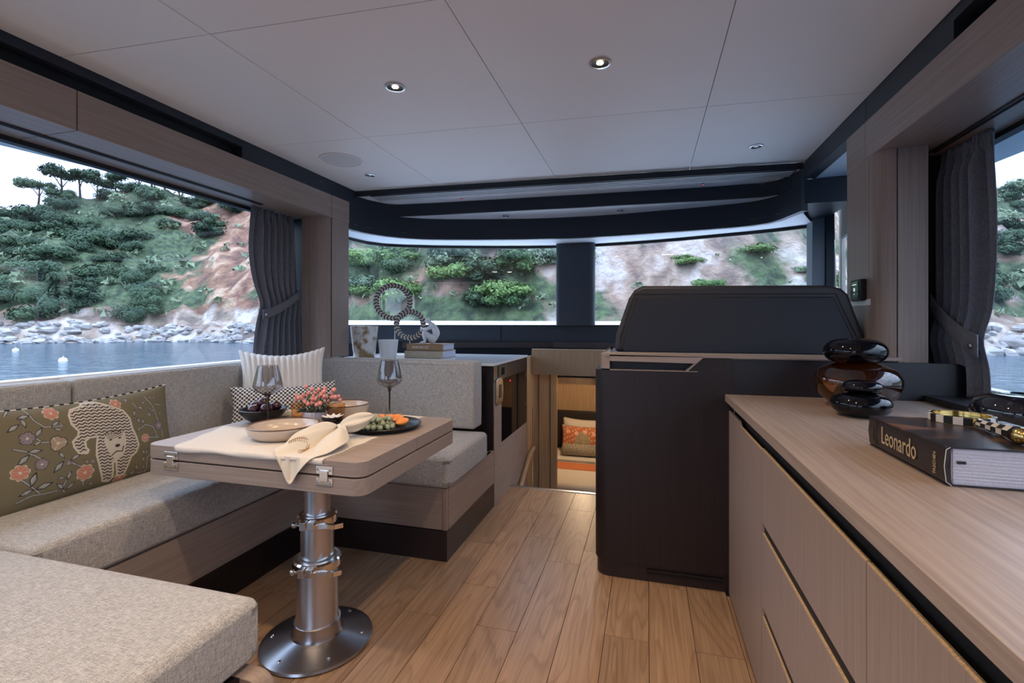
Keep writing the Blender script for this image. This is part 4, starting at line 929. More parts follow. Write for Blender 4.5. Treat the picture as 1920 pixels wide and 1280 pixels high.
LVS = [(-0.191, 0.151, 10, 0.028), (-0.197, 0.13, -80, 0.026), (-0.228, 0.117, 30, 0.03), (-0.106, 0.107, 30, 0.024), (-0.102, 0.084, -20, 0.02), (-0.162, 0.086, 50, 0.028), (-0.17, 0.048, 20, 0.02), (-0.182, 0.021, -5, 0.03), (-0.215, -0.002, 40, 0.034), (-0.104, -0.014, -60, 0.022), (-0.06, -0.034, 20, 0.026), (-0.116, -0.055, 45, 0.034), (-0.193, -0.079, 70, 0.036), (-0.162, -0.112, 10, 0.036), (-0.213, -0.12, 15, 0.03), (-0.112, -0.13, -50, 0.026), (-0.078, -0.139, 40, 0.024), (-0.084, -0.098, 60, 0.024), (-0.11, -0.1, 0, 0.018), (-0.023, -0.062, -40, 0.016), (-0.005, -0.154, 20, 0.016), (0.187, 0.093, 70, 0.022), (0.218, 0.111, -20, 0.02), (0.281, 0.15, 50, 0.016), (0.3, 0.147, -10, 0.014), (0.198, 0.058, -70, 0.02), (0.218, 0.051, 80, 0.018), (0.195, 0.02, 40, 0.018), (0.239, 0.132, 0, 0.016), (0.263, 0.1, -20, 0.014), (0.312, 0.073, 30, 0.016), (0.263, -0.068, 70, 0.018), (0.204, -0.084, -50, 0.02), (0.218, -0.087, 70, 0.018), (0.204, -0.114, 80, 0.02), (0.173, -0.14, -60, 0.02), (0.245, -0.134, 40, 0.022), (0.159, -0.16, 20, 0.02), (0.207, -0.15, 30, 0.016), (0.266, -0.161, 60, 0.018), (0.272, -0.027, 10, 0.014), (-0.232, 0.202, 0, 0.02)]
def embroider(co):
    X, Z = co[:, 0], co[:, 2]; n = len(X)
    c = np.tile(np.array([.165, .140, .080]), (n, 1)); c *= (1+.10*np.sin(X*900)[:, None]*np.sin(Z*900)[:, None])
    dk = np.array([.035, .025, .03]); pale = np.array([.34, .36, .34]); cream = np.array([.56, .50, .40]); coral = np.array([.50, .20, .13]); mauve = np.array([.25, .21, .22])
    def seg(pl):
        d = np.full(n, 9.)
        for (ax, az), (bx, bz) in zip(pl, pl[1:]):
            ux, uz = bx-ax, bz-az; l2 = ux*ux+uz*uz+1e-12; t = np.clip(((X-ax)*ux+(Z-az)*uz)/l2, 0, 1)
            d = np.minimum(d, np.hypot(X-ax-t*ux, Z-az-t*uz))
        return d
    def inside(pl):
        r = np.zeros(n, bool)
        for (ax, az), (bx, bz) in zip(pl, pl[1:]+pl[:1]):
            k = ((az > Z) != (bz > Z)) & (X < (bx-ax)*(Z-az)/((bz-az) or 1e-9)+ax); r ^= k
        return r
    for pl in STM:
        d = seg(pl); c[d < .0038] = dk; c[d < .0022] = pale
    for x, z, a, ln in LVS:
        a = math.radians(a); u = (X-x)*math.cos(a)+(Z-z)*math.sin(a); v = -(X-x)*math.sin(a)+(Z-z)*math.cos(a); k = ln*.62; wd = ln*.27
        e = np.abs(u)/k+ (np.abs(v)/wd)**1.3; c[e < 1.25] = dk; c[(e < .85)] = pale; c[(e < .85) & (v < -.001)] = pale*.75
    for x, z, r, ty in FLW:
        r *= .86
        an = np.arctan2(Z-z, X-x); d = np.hypot(X-x, Z-z); pet = [7, 5, 3][ty]; R = r*(.72+.28*np.abs(np.cos(an*pet/2))**.7)
        c[d < R] = dk if ty else cream; c[d < R*.90] = [coral, mauve, np.array([.36, .27, .19])][ty]
        c[(d < R*.9) & (np.abs(np.sin(an*pet/2)) < .10)] = cream if ty != 1 else dk; c[d < r*.18] = cream
    ins = inside(BODY); ed = seg(BODY+BODY[:1]); c[ed < .0042] = cream*1.1
    zz = .004*np.abs(((X*95) % 2)-1); st_ = (((Z+.45*np.abs(X+.02)*(.3)+zz*1.6)*78) % 1) < .42
    c[ins] = cream; c[ins & st_] = dk; c[ins & (ed < .003)] = cream
    fi = inside(FACE); c[fi] = cream
    fx_, fz = np.mean([p[0] for p in FACE]), np.mean([p[1] for p in FACE])
    def el(x, z, a, b): return ((X-fx_-x)/a)**2+((Z-fz-z)/b)**2 < 1
    for s in (-1, 1): c[el(s*.018, .020, .007, .003)] = dk; c[el(s*.030, .046, .007, .008)] = dk; c[el(s*.030, .045, .004, .005)] = cream
    c[el(.006, -.010, .010, .007)] = dk; c[seg([(fx_-.02, fz-.045), (fx_, fz-.032), (fx_+.022, fz-.038), (fx_+.03, fz-.018)]) < .0022] = dk
    for k in range(5): c[seg([(fx_-.03+.004*k, fz+.030+.007*k), (fx_, fz+.024+.008*k), (fx_+.03-.004*k, fz+.032+.007*k)]) < .0013] = dk
    return c
paint(o, embroider)
mb = MB(); n = 46
f0 = pillow_fn(.78, .40, .075, .05, -1)
for k in range(n):
    if k % 2: continue
    a, b = Vector(f0((k+.05)/n, 1)), Vector(f0((k+.95)/n, 1)); mb.tube([a, (a+b)/2+Vector((0, 0, .001)), b], .0052, 6)
pp = obj('dark_piping', mb, M['black'], None, kind='stuff'); pp.parent = t
mb = MB(); mb.tube([Vector(f0(k/n, 1)) for k in range(n+1)], .0045, 6); pp = obj('white_piping', mb, M['bone']); pp.parent = t

# ================================================================== ORNAMENTS ON THE SIDEBOARD
ZB = .9425
vs = thing('vase', 'tapered white glass vase with brown speckles on the sideboard', 'vase', (-2.06, 3.20, ZB))
m, n, l, b = mat('speckled_opal'); tcd = n.new('ShaderNodeTexCoord'); v1 = n.new('ShaderNodeTexNoise'); v1.inputs['Scale'].default_value = 17; v1.inputs['Detail'].default_value = 2; v1.inputs['Roughness'].default_value = .5
r = n.new('ShaderNodeValToRGB'); r.color_ramp.elements[0].position = .44; r.color_ramp.elements[0].color = (.72, .70, .66, 1); r.color_ramp.elements[1].position = .60; r.color_ramp.elements[1].color = (.30, .19, .09, 1)
l.new(tcd.outputs['Object'], v1.inputs['Vector']); l.new(v1.outputs['Fac'], r.inputs[0]); l.new(r.outputs[0], b.inputs['Base Color']); b.inputs['Roughness'].default_value = .2; b.inputs['Coat Weight'].default_value = .5
obj('body', MB().lathe([(0, 0), (.072, 0), (.077, .006), (.088, .10), (.103, .245), (.100, .246), (.086, .10), (.07, .012), (0, .01)], (-2.06, 3.20, ZB), 48), m, vs, smooth=50)
cd_ = thing('candle', 'white scented candle in a frosted glass on the sideboard', 'candle', (-1.915, 3.30, ZB))
obj('glass', MB().lathe([(0, 0), (.058, 0), (.061, .004), (.077, .140), (.073, .140), (.058, .02), (0, .018)], (-1.915, 3.30, ZB), 40), M['frost'], cd_, smooth=50)
obj('wax', MB().lathe([(0, .019), (.057, .019), (.069, .108), (0, .108)], (-1.915, 3.30, ZB), 40), M['wax'], cd_, smooth=50)
obj('wick', MB().tube([(-1.915, 3.30, ZB+.107), (-1.913, 3.30, ZB+.124)], .0015, 5), M['black'], cd_)

rs = thing('ring_sculpture', 'ornament of two black and white zigzag rings on metal rods', 'ornament', (-1.86, 3.47, ZB))
FD = Vector((.45, -.89, 0)).normalized()   # facing
RX = Vector((.89, .45, 0)).normalized()
def ring(cen, R, r):
    cen = Vector(cen)
    o = None; mb = MB(); n = 64; d = .028
    for i in range(n):
        a = 2*PI*i/n; mb_ = None
    P = [(r, -d/2), (R, -d/2), (R, d/2), (r, d/2)]; rows = []
    for i in range(n):
        a = 2*PI*i/n; e = RX*math.cos(a)+Vector((0, 0, math.sin(a))); rows.append([mb.V(cen+e*q+FD*w_) for q, w_ in P])
    for i in range(n):
        A, B = rows[i], rows[(i+1) % n]
        for k in range(4): mb.F([A[k], A[(k+1) % 4], B[(k+1) % 4], B[k]])
    o = obj('ring', mb, M['bone'], rs, smooth=40)
    tb2 = MB(); m_ = max(26, int(R*210)); mid = (R+r)/2
    for i in range(m_):
        for (ra, rb, sh, sk) in ((mid+.001, R+.001, 0, .55), (r-.001, mid-.001, .5, -.55)):
            a0 = 2*PI*(i+sh)/m_; da = 2*PI/m_; pts = [(ra, a0), (rb, a0+sk*da*.9), (rb, a0+sk*da*.9+da*.34), (ra+(rb-ra)*.55, a0+da*.36+sk*da*.5), (ra, a0+da*.46)]
            tb2.slab([cen+(RX*math.cos(a)+Vector((0, 0, math.sin(a))))*q+FD*.0135 for q, a in pts], FD*.005)
    obj('black_zigzag_inlay', tb2, M['black'], o, kind='stuff')
ring((-1.985, 3.50, 1.382), .154, .112); ring((-1.835, 3.50, 1.198), .127, .084)
obj('rod', MB().tube([(-1.97, 3.50, ZB), (-1.97, 3.50, 1.232)], .0045, 8), M['steel'], rs); obj('rod', MB().tube([(-1.835, 3.50, ZB), (-1.835, 3.50, 1.074)], .0045, 8), M['steel'], rs)
obj('base', box(-2.03, -1.815, 3.44, 3.56, ZB, ZB+.018), M['bone'], rs, bev=.003)

def book(lab, x0, x1, y0, y1, z0, z1, cover, rz, title, tcol, cloth=None, g=None, spine='y'):
    cx_, cy_ = (x0+x1)/2, (y0+y1)/2
    t = thing('book', lab, 'book', (cx_, cy_, z0), g); R = Matrix.Translation((cx_, cy_, 0)) @ Matrix.Rotation(math.radians(rz), 4, 'Z') @ Matrix.Translation((-cx_, -cy_, 0))
    mb = MB(); mb.xf = R; mb.box(x0, x1, y0, y1, z1-.004, z1).box(x0, x1, y0, y1, z0, z0+.004).box(x0, x1, y0, y0+.006, z0, z1); obj('cover', mb, cover, t, bev=.0012)
    mb = MB(); mb.xf = R; mb.box(x0+.006, x1-.006, y0+.006, y1-.006, z0+.004, z1-.004); obj('pages', mb, M['paper'], t)
    if title: text(title, (z1-z0)*.62, tcol, R @ basis(((x0*.62+x1*.38) if len(title) > 6 else cx_, y0-.0008, (z0+z1)/2), (1, 0, 0), (0, 0, 1)), t, align='CENTER')
    return t
ink = plain('white_print', (.72, .66, .60), .6)
book('thick beige book at the bottom of the stack on the sideboard', -1.80, -1.47, 3.345, 3.58, ZB, ZB+.056, plain('beige_cover', (.40, .34, .25), .6), -4, 'VERSACE', plain('pale_print', (.55, .50, .42), .6))
book('ochre book on top of the beige one, under the figurine', -1.79, -1.48, 3.36, 3.575, ZB+.057, ZB+.106, plain('ochre_cover', (.30, .17, .075), .5), -2, 'ANDALUZ', ink)

# seated figure hugging its knees
def figure(base, s, face):
    fdir = Vector(face).normalized(); ldir = Vector((0, 0, 1)).cross(fdir)
    V = {'pel': (0, 0, .13, .125), 'sp': (-.08, 0, .38, .15), 'ch': (.02, 0, .62, .165), 'nk': (.17, 0, .74, .065), 'hd': (.27, 0, .83, .105), 'hd2': (.33, 0, .90, .085)}
    Ed = [('pel', 'sp'), ('sp', 'ch'), ('ch', 'nk'), ('nk', 'hd'), ('hd', 'hd2')]
    for sg, n_ in ((-1, 'l'), (1, 'r')):
        V.update({'sh'+n_: (.05, .19*sg, .66, .07), 'el'+n_: (.36, .24*sg, .50, .050), 'wr'+n_: (.50, .02*sg, .53+.03*sg, .042), 'ha'+n_: (.50, -.13*sg, .54+.03*sg, .034),
                  'hp'+n_: (.06, .10*sg, .12, .13), 'kn'+n_: (.44, .11*sg, .45, .09), 'an'+n_: (.36, .10*sg, .07, .048), 'to'+n_: (.54, .12*sg, .03, .035)})
        Ed += [('ch', 'sh'+n_), ('sh'+n_, 'el'+n_), ('el'+n_, 'wr'+n_), ('wr'+n_, 'ha'+n_), ('pel', 'hp'+n_), ('hp'+n_, 'kn'+n_), ('kn'+n_, 'an'+n_), ('an'+n_, 'to'+n_)]
    me = bpy.data.meshes.new('figurine'); ks = list(V)
    me.from_pydata([tuple((fdir*V[k][0]+ldir*V[k][1])*s+Vector((0, 0, V[k][2]*s))) for k in ks], [(ks.index(a), ks.index(b)) for a, b in Ed], [])
    o = bpy.data.objects.new('figurine', me); COL.objects.link(o); o.location = base
    sk = o.modifiers.new('skin', 'SKIN'); sk.use_smooth_shade = True
    for i, k in enumerate(ks): me.skin_vertices[0].data[i].radius = (V[k][3]*s,)*2
    me.skin_vertices[0].data[0].use_root = True
    o.modifiers.new('sub', 'SUBSURF').levels = 2; o.modifiers['sub'].render_levels = 2; me.materials.append(M['plaster']); return o
tag(figure((-1.60, 3.47, ZB+.107), .215, (-.86, -.5, 0)), 'white plaster figurine of a seated person hugging the knees', 'figurine')

# ================================================================== ORNAMENTS ON THE WORKTOP
ZW = .8905
def blob(r, z0, z1, n=12):
    h = (z1-z0)/2; return [(r*abs(math.cos(a))**.62 if abs(math.cos(a)) > 1e-6 else 0, z0+h+h*math.sin(a)) for a in [-PI/2+PI*k/n for k in range(n+1)]]
bx, by = .697, 1.885
va = thing('vase', 'gloss black vase of stacked pebble shapes at the front of the worktop', 'vase', (bx, by, ZW))
obj('pebble', MB().lathe(blob(.088, 0, .080), (bx, by, ZW), 48), M['glossblack'], va, smooth=80)
obj('pebble', MB().lathe(blob(.058, .076, .122), (bx+.004, by, ZW), 48), M['glossblack'], va, smooth=80)
ax_, ay_ = .765, 2.105
vb = thing('vase', 'big amber glass vase with black pebble top behind the stacked black vase', 'vase', (ax_, ay_, ZW))
obj('body', MB().lathe([(0, 0), (.06, 0), (.085, .008), (.122, .040), (.140, .082), (.140, .108), (.122, .140), (.08, .160), (.05, .166)], (ax_, ay_, ZW), 56), pane('dark_amber', (.62, .29, .08), 1.55, .0, .05), vb, smooth=80)
obj('pebble_top', MB().lathe(blob(.103, .158, .258, 16), (ax_-.006, ay_, ZW), 48), M['glossblack'], vb, smooth=80)
cx1, cy1 = 1.0, 1.68
vc = thing('vase', 'squat dark marbled glass vase at the right edge behind the book', 'vase', (cx1, cy1, ZW))
m, n, l, b = mat('marbled_black'); tcd = n.new('ShaderNodeTexCoord'); v1 = n.new('ShaderNodeTexNoise'); v1.inputs['Scale'].default_value = 22; v1.inputs['Detail'].default_value = 8; v1.inputs['Distortion'].default_value = 3
r = n.new('ShaderNodeValToRGB'); r.color_ramp.elements[0].position = .55; r.color_ramp.elements[0].color = (.006, .006, .01, 1); r.color_ramp.elements[1].position = .75; r.color_ramp.elements[1].color = (.07, .07, .10, 1)
l.new(tcd.outputs['Object'], v1.inputs['Vector']); l.new(v1.outputs['Fac'], r.inputs[0]); l.new(r.outputs[0], b.inputs['Base Color']); b.inputs['Roughness'].default_value = .05; b.inputs['Coat Weight'].default_value = 1
obj('body', MB().lathe([(0, 0), (.045, 0), (.072, .015), (.096, .045), (.101, .068), (.090, .094), (.064, .111), (.034, .117), (.03, .112), (0, .111)], (cx1, cy1, ZW+.024*0), 56), m, vc, smooth=80)

# the large art book: spine towards the camera side
BX0, BX1, BY0, BY1, BZ = .549, .83, 1.112, 1.440, .0755
bk = thing('book', 'thick dark art book lettered Leonardo lying on the worktop', 'book', (.69, 1.28, ZW))
R = Matrix.Translation((BX0, BY0, 0)) @ Matrix.Rotation(math.radians(0), 4, 'Z') @ Matrix.Translation((-BX0, -BY0, 0))
m, n, l, b = mat('art_cover'); tcd = n.new('ShaderNodeTexCoord'); mp = n.new('ShaderNodeMapping'); mp.inputs['Scale'].default_value = (7, 12, 1); v1 = n.new('ShaderNodeTexNoise'); v1.inputs['Scale'].default_value = 1; v1.inputs['Detail'].default_value = 3; v1.inputs['Distortion'].default_value = .8
r = n.new('ShaderNodeValToRGB'); e = r.color_ramp.elements; e[0].position = .40; e[0].color = (.010, .008, .010, 1); e[1].position = .56; e[1].color = (.05, .03, .025, 1)
q = e.new(.62); q.color = (.16, .07, .03, 1); q = e.new(.72); q.color = (.10, .11, .08, 1)
l.new(tcd.outputs['Object'], mp.inputs[0]); l.new(mp.outputs[0], v1.inputs['Vector']); l.new(v1.outputs['Fac'], r.inputs[0]); l.new(r.outputs[0], b.inputs['Base Color']); b.inputs['Roughness'].default_value = .3
mb = MB(); mb.box(BX0+.002, BX1, BY0, BY1, ZW+BZ-.0035, ZW+BZ); o = obj('cover', mb, m, bk, bev=.001)
cv = plain('dark_cover', (.014, .011, .013), .35)
mb = MB(); mb.slab([(BX0+.012, BY0, ZW), (BX0+.003, BY0, ZW+.006), (BX0, BY0, ZW+BZ/2), (BX0+.003, BY0, ZW+BZ-.004), (BX0+.010, BY0, ZW+BZ), (BX0+.012, BY0, ZW+BZ-.002), (BX0+.006, BY0, ZW+BZ/2), (BX0+.013, BY0, ZW+.002)], (0, BY1-BY0, 0)); obj('spine', mb, cv, bk, smooth=40)
obj('cover', box(BX0+.004, BX1, BY0, BY1, ZW, ZW+.0035), cv, bk)
obj('edge_line', MB().tube([(BX0+.012, BY0-.0006, ZW+.001), (BX0+.003, BY0-.0006, ZW+.008), (BX0, BY0-.0006, ZW+BZ/2), (BX0+.003, BY0-.0006, ZW+BZ-.006), (BX0+.010, BY0-.0006, ZW+BZ-.001)], .0007, 4), M['bone'], bk)
pg = MB(); 
pg.grid(lambda u, v: (BX0+.016+u*(BX1-BX0-.020), BY0+.004+.0002*math.sin(v*70+3*u)+.0004*noise.noise((u*2, v*37, 1)), ZW+.0035+v*(BZ-.007)), 10, 120); obj('pages', pg, M['paper'], bk, smooth=30)
obj('pages', box(BX0+.014, BX1-.004, BY0+.006, BY1-.004, ZW+.0035, ZW+BZ-.0035), M['paper'], bk)
obj('tab', box(BX0+.022, BX0+.036, BY0+.002, BY0+.005, ZW+.043, ZW+.048), M['black'], bk)
gold = plain('gilt_print', (.50, .38, .23), .5)
text('Leonardo', .058, gold, basis((BX0-.0012, BY0+.255, ZW+.040), (0, -1, 0), (0, 0, 1)), bk, sx=.70)
text('TASCHEN', .0125, gold, basis((BX0-.0012, BY0+.030, ZW+.014), (0, 0, 1), (0, 1, 0)), bk, sx=.80)
obj('small_print', MB().box(BX0-.0008, BX0+.004, BY1-.035, BY1-.0345, ZW+.012, ZW+.064).box(BX0-.0008, BX0+.004, BY1-.028, BY1-.0275, ZW+.02, ZW+.064).box(BX0-.0008, BX0+.004, BY1-.042, BY1-.0415, ZW+.010, ZW+.064), plain('faint_print', (.10, .07, .05), .5), bk, kind='stuff')

mg = thing('magnifying_glass', 'chequered magnifying glass with gold ball lying on the art book', 'magnifying glass', (.72, 1.32, ZW+BZ))
RC = Vector((.728, 1.405, ZW+BZ+.001)); RR = .062
ck = [M['bone'], M['black']]
mb = MB(); n = 22
for i in range(n):
    mb.mi = i % 2; a0, a1 = 2*PI*i/n, 2*PI*(i+1)/n; P = []
    for a in (a0, a1): P.append([mb.V(RC+Vector((math.cos(a)*q, math.sin(a)*q, z))) for q, z in ((RR-.005, 0), (RR, 0), (RR, .017), (RR-.005, .017))])
    for k in range(4): mb.F([P[0][k], P[0][(k+1) % 4], P[1][(k+1) % 4], P[1][k]])
obj('chequered_frame', mb, ck, mg)
obj('inner_ring', MB().lathe([(RR-.0055, .001), (RR-.0055, .0175), (RR-.010, .0175), (RR-.010, .001), (RR-.0055, .001)], RC, 44), M['gold'], mg, smooth=50)
obj('lens', MB().lathe([(0, .006), (RR-.01, .008), (RR-.01, .010), (0, .012)], RC, 40), M['glass'], mg, smooth=60)
HA = RC+Vector((-.005, -RR-.002, .010)); HB = Vector((.700, 1.165, ZW+BZ+.0175)); hd = (HB-HA); hl = hd.length; hd.normalize()
hx = hd.cross(Vector((0, 0, 1))).normalized(); hz = hx.cross(hd)
obj('ferrule', MB().tube([RC+Vector((-.004, -RR+.002, .009)), HA, HA+hd*.018], [.006, .0075, .008], 12).ball(HA+hd*.004, .0095, 10), M['gold'], mg, smooth=60)
mb = MB(); m_ = 6; pr0 = None
for j in range(m_+1):
    q = HA+hd*(.016+(hl-.030)*j/m_); r_ = .0085+.0085*j/m_; ringv = [mb.V(q+(hx*math.cos(2*PI*k/8+.39)+hz*math.sin(2*PI*k/8+.39))*r_) for k in range(8)]
    if pr0:
        for k in range(8): mb.mi = (k+j) % 2; mb.F([pr0[k], pr0[(k+1) % 8], ringv[(k+1) % 8], ringv[k]])
    pr0 = ringv
mb.mi = 1; mb.F(pr0); obj('chequered_handle', mb, ck, mg)
obj('gold_ball', MB().ball(HB, .0165, 20), M['gold'], mg, smooth=80)

# ================================================================== THE COAST OUTSIDE
SEA = -1.1
def ip(x, P):
    for (a, b), (c, d) in zip(P, P[1:]):
        if x <= c: t = max(0, (x-a)/(c-a)); return b+(d-b)*t
    return P[-1][1]
def shore(f): return ip(f, [(-125, 120), (-90, 96), (-62, 86), (-50, 80), (-42, 66), (-34, 46), (-15, 40), (5, 38), (17, 42), (30, 55), (60, 85), (110, 110)])
def crest(f): return ip(f, [(-125, .20), (-66, .150), (-63, .165), (-60, .195), (-56, .212), (-51, .225), (-48, .235), (-45, .24), (-41, .30), (-34, .50), (10, .55), (17, .42), (24, .24), (29, .212), (31, .195), (33, .180), (40, .16), (110, .15)])
def ground(f, r):
    R0 = shore(f); Wd = 46; h = crest(f)*(R0+Wd)-SEA; d = r-R0
    t = max(0, min(1, d/Wd)); z = SEA-1.0+(3.2 if d > 0 else 3.2*max(0, 1+d/6))*min(1, max(0, (d+6)/8))
    prof = t**.85 if t < 1 else 1
    z = max(z, SEA-1.2+(h+1.2)*prof) if d > 0 else z
    if d > Wd: z = SEA+h-(d-Wd)*.25
    p = Vector((r*math.sin(math.radians(f)), r*math.cos(math.radians(f)), 0))
    k = min(1, max(0, (d+6)/14)); q = min(1, max(0, d/30))
    nn = noise.fractal(p*.075, 1, 2.1, 5)*2.2*k+noise.fractal(p*.35+Vector((9, 3, 0)), .8, 2.1, 4)*.55*k
    rid = abs(noise.noise(Vector((f*.33, r*.03, 4))))*3.0*k*(1-.3*q)
    return (p.x, p.y, z+nn-rid+k*.8)
F0, F1_, NF, NR = -120, 105, 560, 74
mb = MB(); gv = []
RD = [-8+ (62*(j/NR)**1.15) for j in range(NR+1)]
for i in range(NF+1):
    f = F0+(F1_-F0)*i/NF; gv.append([mb.V(ground(f, shore(f)+d)) for d in RD])
for i in range(NF):
    for j in range(NR): mb.F([gv[i][j], gv[i+1][j], gv[i+1][j+1], gv[i][j+1]])
m, n, l, b = mat('hillside_rock_and_scrub'); tcd = n.new('ShaderNodeTexCoord')
def nz_(sc, det, dist=0, mapsc=None):
    z = n.new('ShaderNodeTexNoise'); z.inputs['Scale'].default_value = sc; z.inputs['Detail'].default_value = det; z.inputs['Distortion'].default_value = dist
    if mapsc: mp = n.new('ShaderNodeMapping'); mp.inputs['Scale'].default_value = mapsc; l.new(tcd.outputs['Object'], mp.inputs[0]); l.new(mp.outputs[0], z.inputs['Vector'])
    else: l.new(tcd.outputs['Object'], z.inputs['Vector'])
    return z.outputs['Fac']
rk = n.new('ShaderNodeValToRGB'); e = rk.color_ramp.elements; l.new(nz_(.35, 9, .6, (1, 1, .6)), rk.inputs[0])
e[0].position = .36; e[0].color = (.13, .10, .09, 1); e[1].position = .66; e[1].color = (.46, .44, .43, 1); q = e.new(.48); q.color = (.26, .20, .16, 1); q = e.new(.57); q.color = (.37, .32, .29, 1)
rr_ = n.new('ShaderNodeValToRGB'); e = rr_.color_ramp.elements; l.new(nz_(.30, 9, .8), rr_.inputs[0])
e[0].position = .38; e[0].color = (.12, .06, .045, 1); e[1].position = .64; e[1].color = (.40, .28, .20, 1); q = e.new(.52); q.color = (.25, .13, .085, 1)
at_ = n.new('ShaderNodeAttribute'); at_.attribute_name = 'Col'; se = n.new('ShaderNodeSeparateColor'); l.new(at_.outputs['Color'], se.inputs[0])
mx1 = n.new('ShaderNodeMix'); mx1.data_type = 'RGBA'; l.new(se.outputs['Red'], mx1.inputs[0]); l.new(rk.outputs[0], mx1.inputs[6]); l.new(rr_.outputs[0], mx1.inputs[7])
gr_ = n.new('ShaderNodeValToRGB'); e = gr_.color_ramp.elements; l.new(nz_(1.2, 6), gr_.inputs[0]); e[0].position = .35; e[0].color = (.025, .04, .026, 1); e[1].position = .65; e[1].color = (.085, .125, .06, 1)
ad = n.new('ShaderNodeMath'); l.new(nz_(.16, 7), ad.inputs[0]); l.new(se.outputs['Green'], ad.inputs[1])
mr = n.new('ShaderNodeMapRange'); mr.inputs['From Min'].default_value = 1.0; mr.inputs['From Max'].default_value = 1.08; l.new(ad.outputs[0], mr.inputs[0])
mx2 = n.new('ShaderNodeMix'); mx2.data_type = 'RGBA'; l.new(mr.outputs[0], mx2.inputs[0]); l.new(mx1.outputs[2], mx2.inputs[6]); l.new(gr_.outputs[0], mx2.inputs[7])
l.new(mx2.outputs[2], b.inputs['Base Color']); b.inputs['Roughness'].default_value = 1
bu = n.new('ShaderNodeBump'); bu.inputs['Strength'].default_value = .9; bu.inputs['Distance'].default_value = .5; l.new(nz_(1.4, 8), bu.inputs['Height']); l.new(bu.outputs[0], b.inputs['Normal'])
hill = struct('ground_2', mb, m, smooth=180, recalc=False)
def veg(f): return ip(f, [(-120, .72), (-52, .72), (-49, .55), (-46, .38), (-43, .48), (-37, .56), (-30, .59), (-14, .59), (-10, .46), (0, .42), (17, .50), (28, .62), (100, .62)])
def redr(f): return ip(f, [(-120, .8), (-43, 1), (-36, .65), (-20, .6), (-12, .3), (20, .0), (30, .45), (100, .5)])
def hcol(co):
    f = np.degrees(np.arctan2(co[:, 0], co[:, 1])); r = np.hypot(co[:, 0], co[:, 1])
    g = np.array([veg(x) for x in f]); s = np.array([shore(x) for x in f]); low = (r-s < 5) & ((f < -38) | (f > 20)); g = np.where(low, -.3, g); rd = np.array([redr(x) for x in f]); rd = np.where(low, 0, rd)
    return np.stack([rd, g, np.zeros_like(g)], 1)
paint(hill, hcol)

m, n, l, b = mat('sea'); b.inputs['Base Color'].default_value = (.012, .055, .095, 1); b.inputs['Roughness'].default_value = .12; b.inputs['Specular IOR Level'].default_value = .4
tcd = n.new('ShaderNodeTexCoord'); bu = n.new('ShaderNodeBump'); bu.inputs['Strength'].default_value = .9; bu.inputs['Distance'].default_value = .25
z = n.new('ShaderNodeTexNoise'); z.inputs['Scale'].default_value = .9; z.inputs['Detail'].default_value = 6; l.new(tcd.outputs['Object'], z.inputs['Vector']); l.new(z.outputs['Fac'], bu.inputs['Height']); l.new(bu.outputs[0], b.inputs['Normal'])
struct('ground_3', MB().prism([(420*math.cos(2*PI*k/64), 420*math.sin(2*PI*k/64)) for k in range(64)], SEA-.3, SEA), m)

# shrubs and trees: leaf clumps on lobes, copied one by one
def leafmat(nm, a, b_): 
    m, n, l, b = mat(nm); oi = n.new('ShaderNodeObjectInfo'); r = n.new('ShaderNodeValToRGB'); tcd = n.new('ShaderNodeTexCoord'); z = n.new('ShaderNodeTexNoise'); z.inputs['Scale'].default_value = 2.0
    l.new(tcd.outputs['Object'], z.inputs['Vector']); ad = n.new('ShaderNodeMath'); ad.operation = 'MULTIPLY_ADD'; ad.inputs[1].default_value = .5; l.new(oi.outputs['Random'], ad.inputs[0]); l.new(z.outputs['Fac'], ad.inputs[2])
    r.color_ramp.elements[0].position = .35; r.color_ramp.elements[0].color = (*a, 1); r.color_ramp.elements[1].position = .95; r.color_ramp.elements[1].color = (*b_, 1)
    l.new(ad.outputs[0], r.inputs[0]); l.new(r.outputs[0], b.inputs['Base Color']); b.inputs['Roughness'].default_value = .9; return m
LD = leafmat('dark_pine_leaf', (.016, .04, .028), (.055, .10, .05)); LB = leafmat('bright_shrub_leaf', (.033, .09, .033), (.125, .21, .06)); LG = leafmat('grey_green_leaf', (.08, .13, .09), (.20, .26, .16))
def crown(seed, flat, nl=1700, lobes=9):
    rnd = random.Random(seed); mb = MB(); Ls = [(Vector((rnd.uniform(-.55, .55), rnd.uniform(-.55, .55), rnd.uniform(.25, .75)*flat)), rnd.uniform(.32, .55)) for _ in range(lobes)]
    for c, r in Ls: mb.ball(c, (r*.62, r*.62, r*.5*max(.6, flat)), 8)
    for k in range(nl):
        c, r = rnd.choice(Ls); d = Vector((rnd.gauss(0, 1), rnd.gauss(0, 1), rnd.gauss(0, 1)+.3)).normalized(); p = c+Vector((d.x*r, d.y*r, d.z*r*.8*max(.6, flat)))*rnd.uniform(.55, 1.15)
        u = d.cross(Vector((rnd.random(), rnd.random(), rnd.random()))).normalized()*rnd.uniform(.05, .10); v = d.cross(u).normalized()*rnd.uniform(.04, .08)+d*.03
        mb.F([mb.V(p-u), mb.V(p+v), mb.V(p+u*.9-v*.3)])
    return mb
protos = {}
def shrub(pos, s, kind, lab, group, sz=1):
    key = kind
    if key not in protos:
        sd, fl_, mt = {'dark0': (1, .9, LD), 'dark1': (2, .8, LD), 'bright0': (3, .8, LB), 'bright1': (4, .7, LB), 'grey0': (5, .6, LG)}[kind]
        o = obj('shrub', crown(sd, fl_), mt, recalc=False, smooth=180); protos[key] = o
    else: o = protos[key].copy(); COL.objects.link(o)
    o.location = pos; o.scale = (s, s, s*sz); o.rotation_euler = (0, 0, rnd.uniform(0, 6.28)); tag(o, lab, 'shrub', group); return o
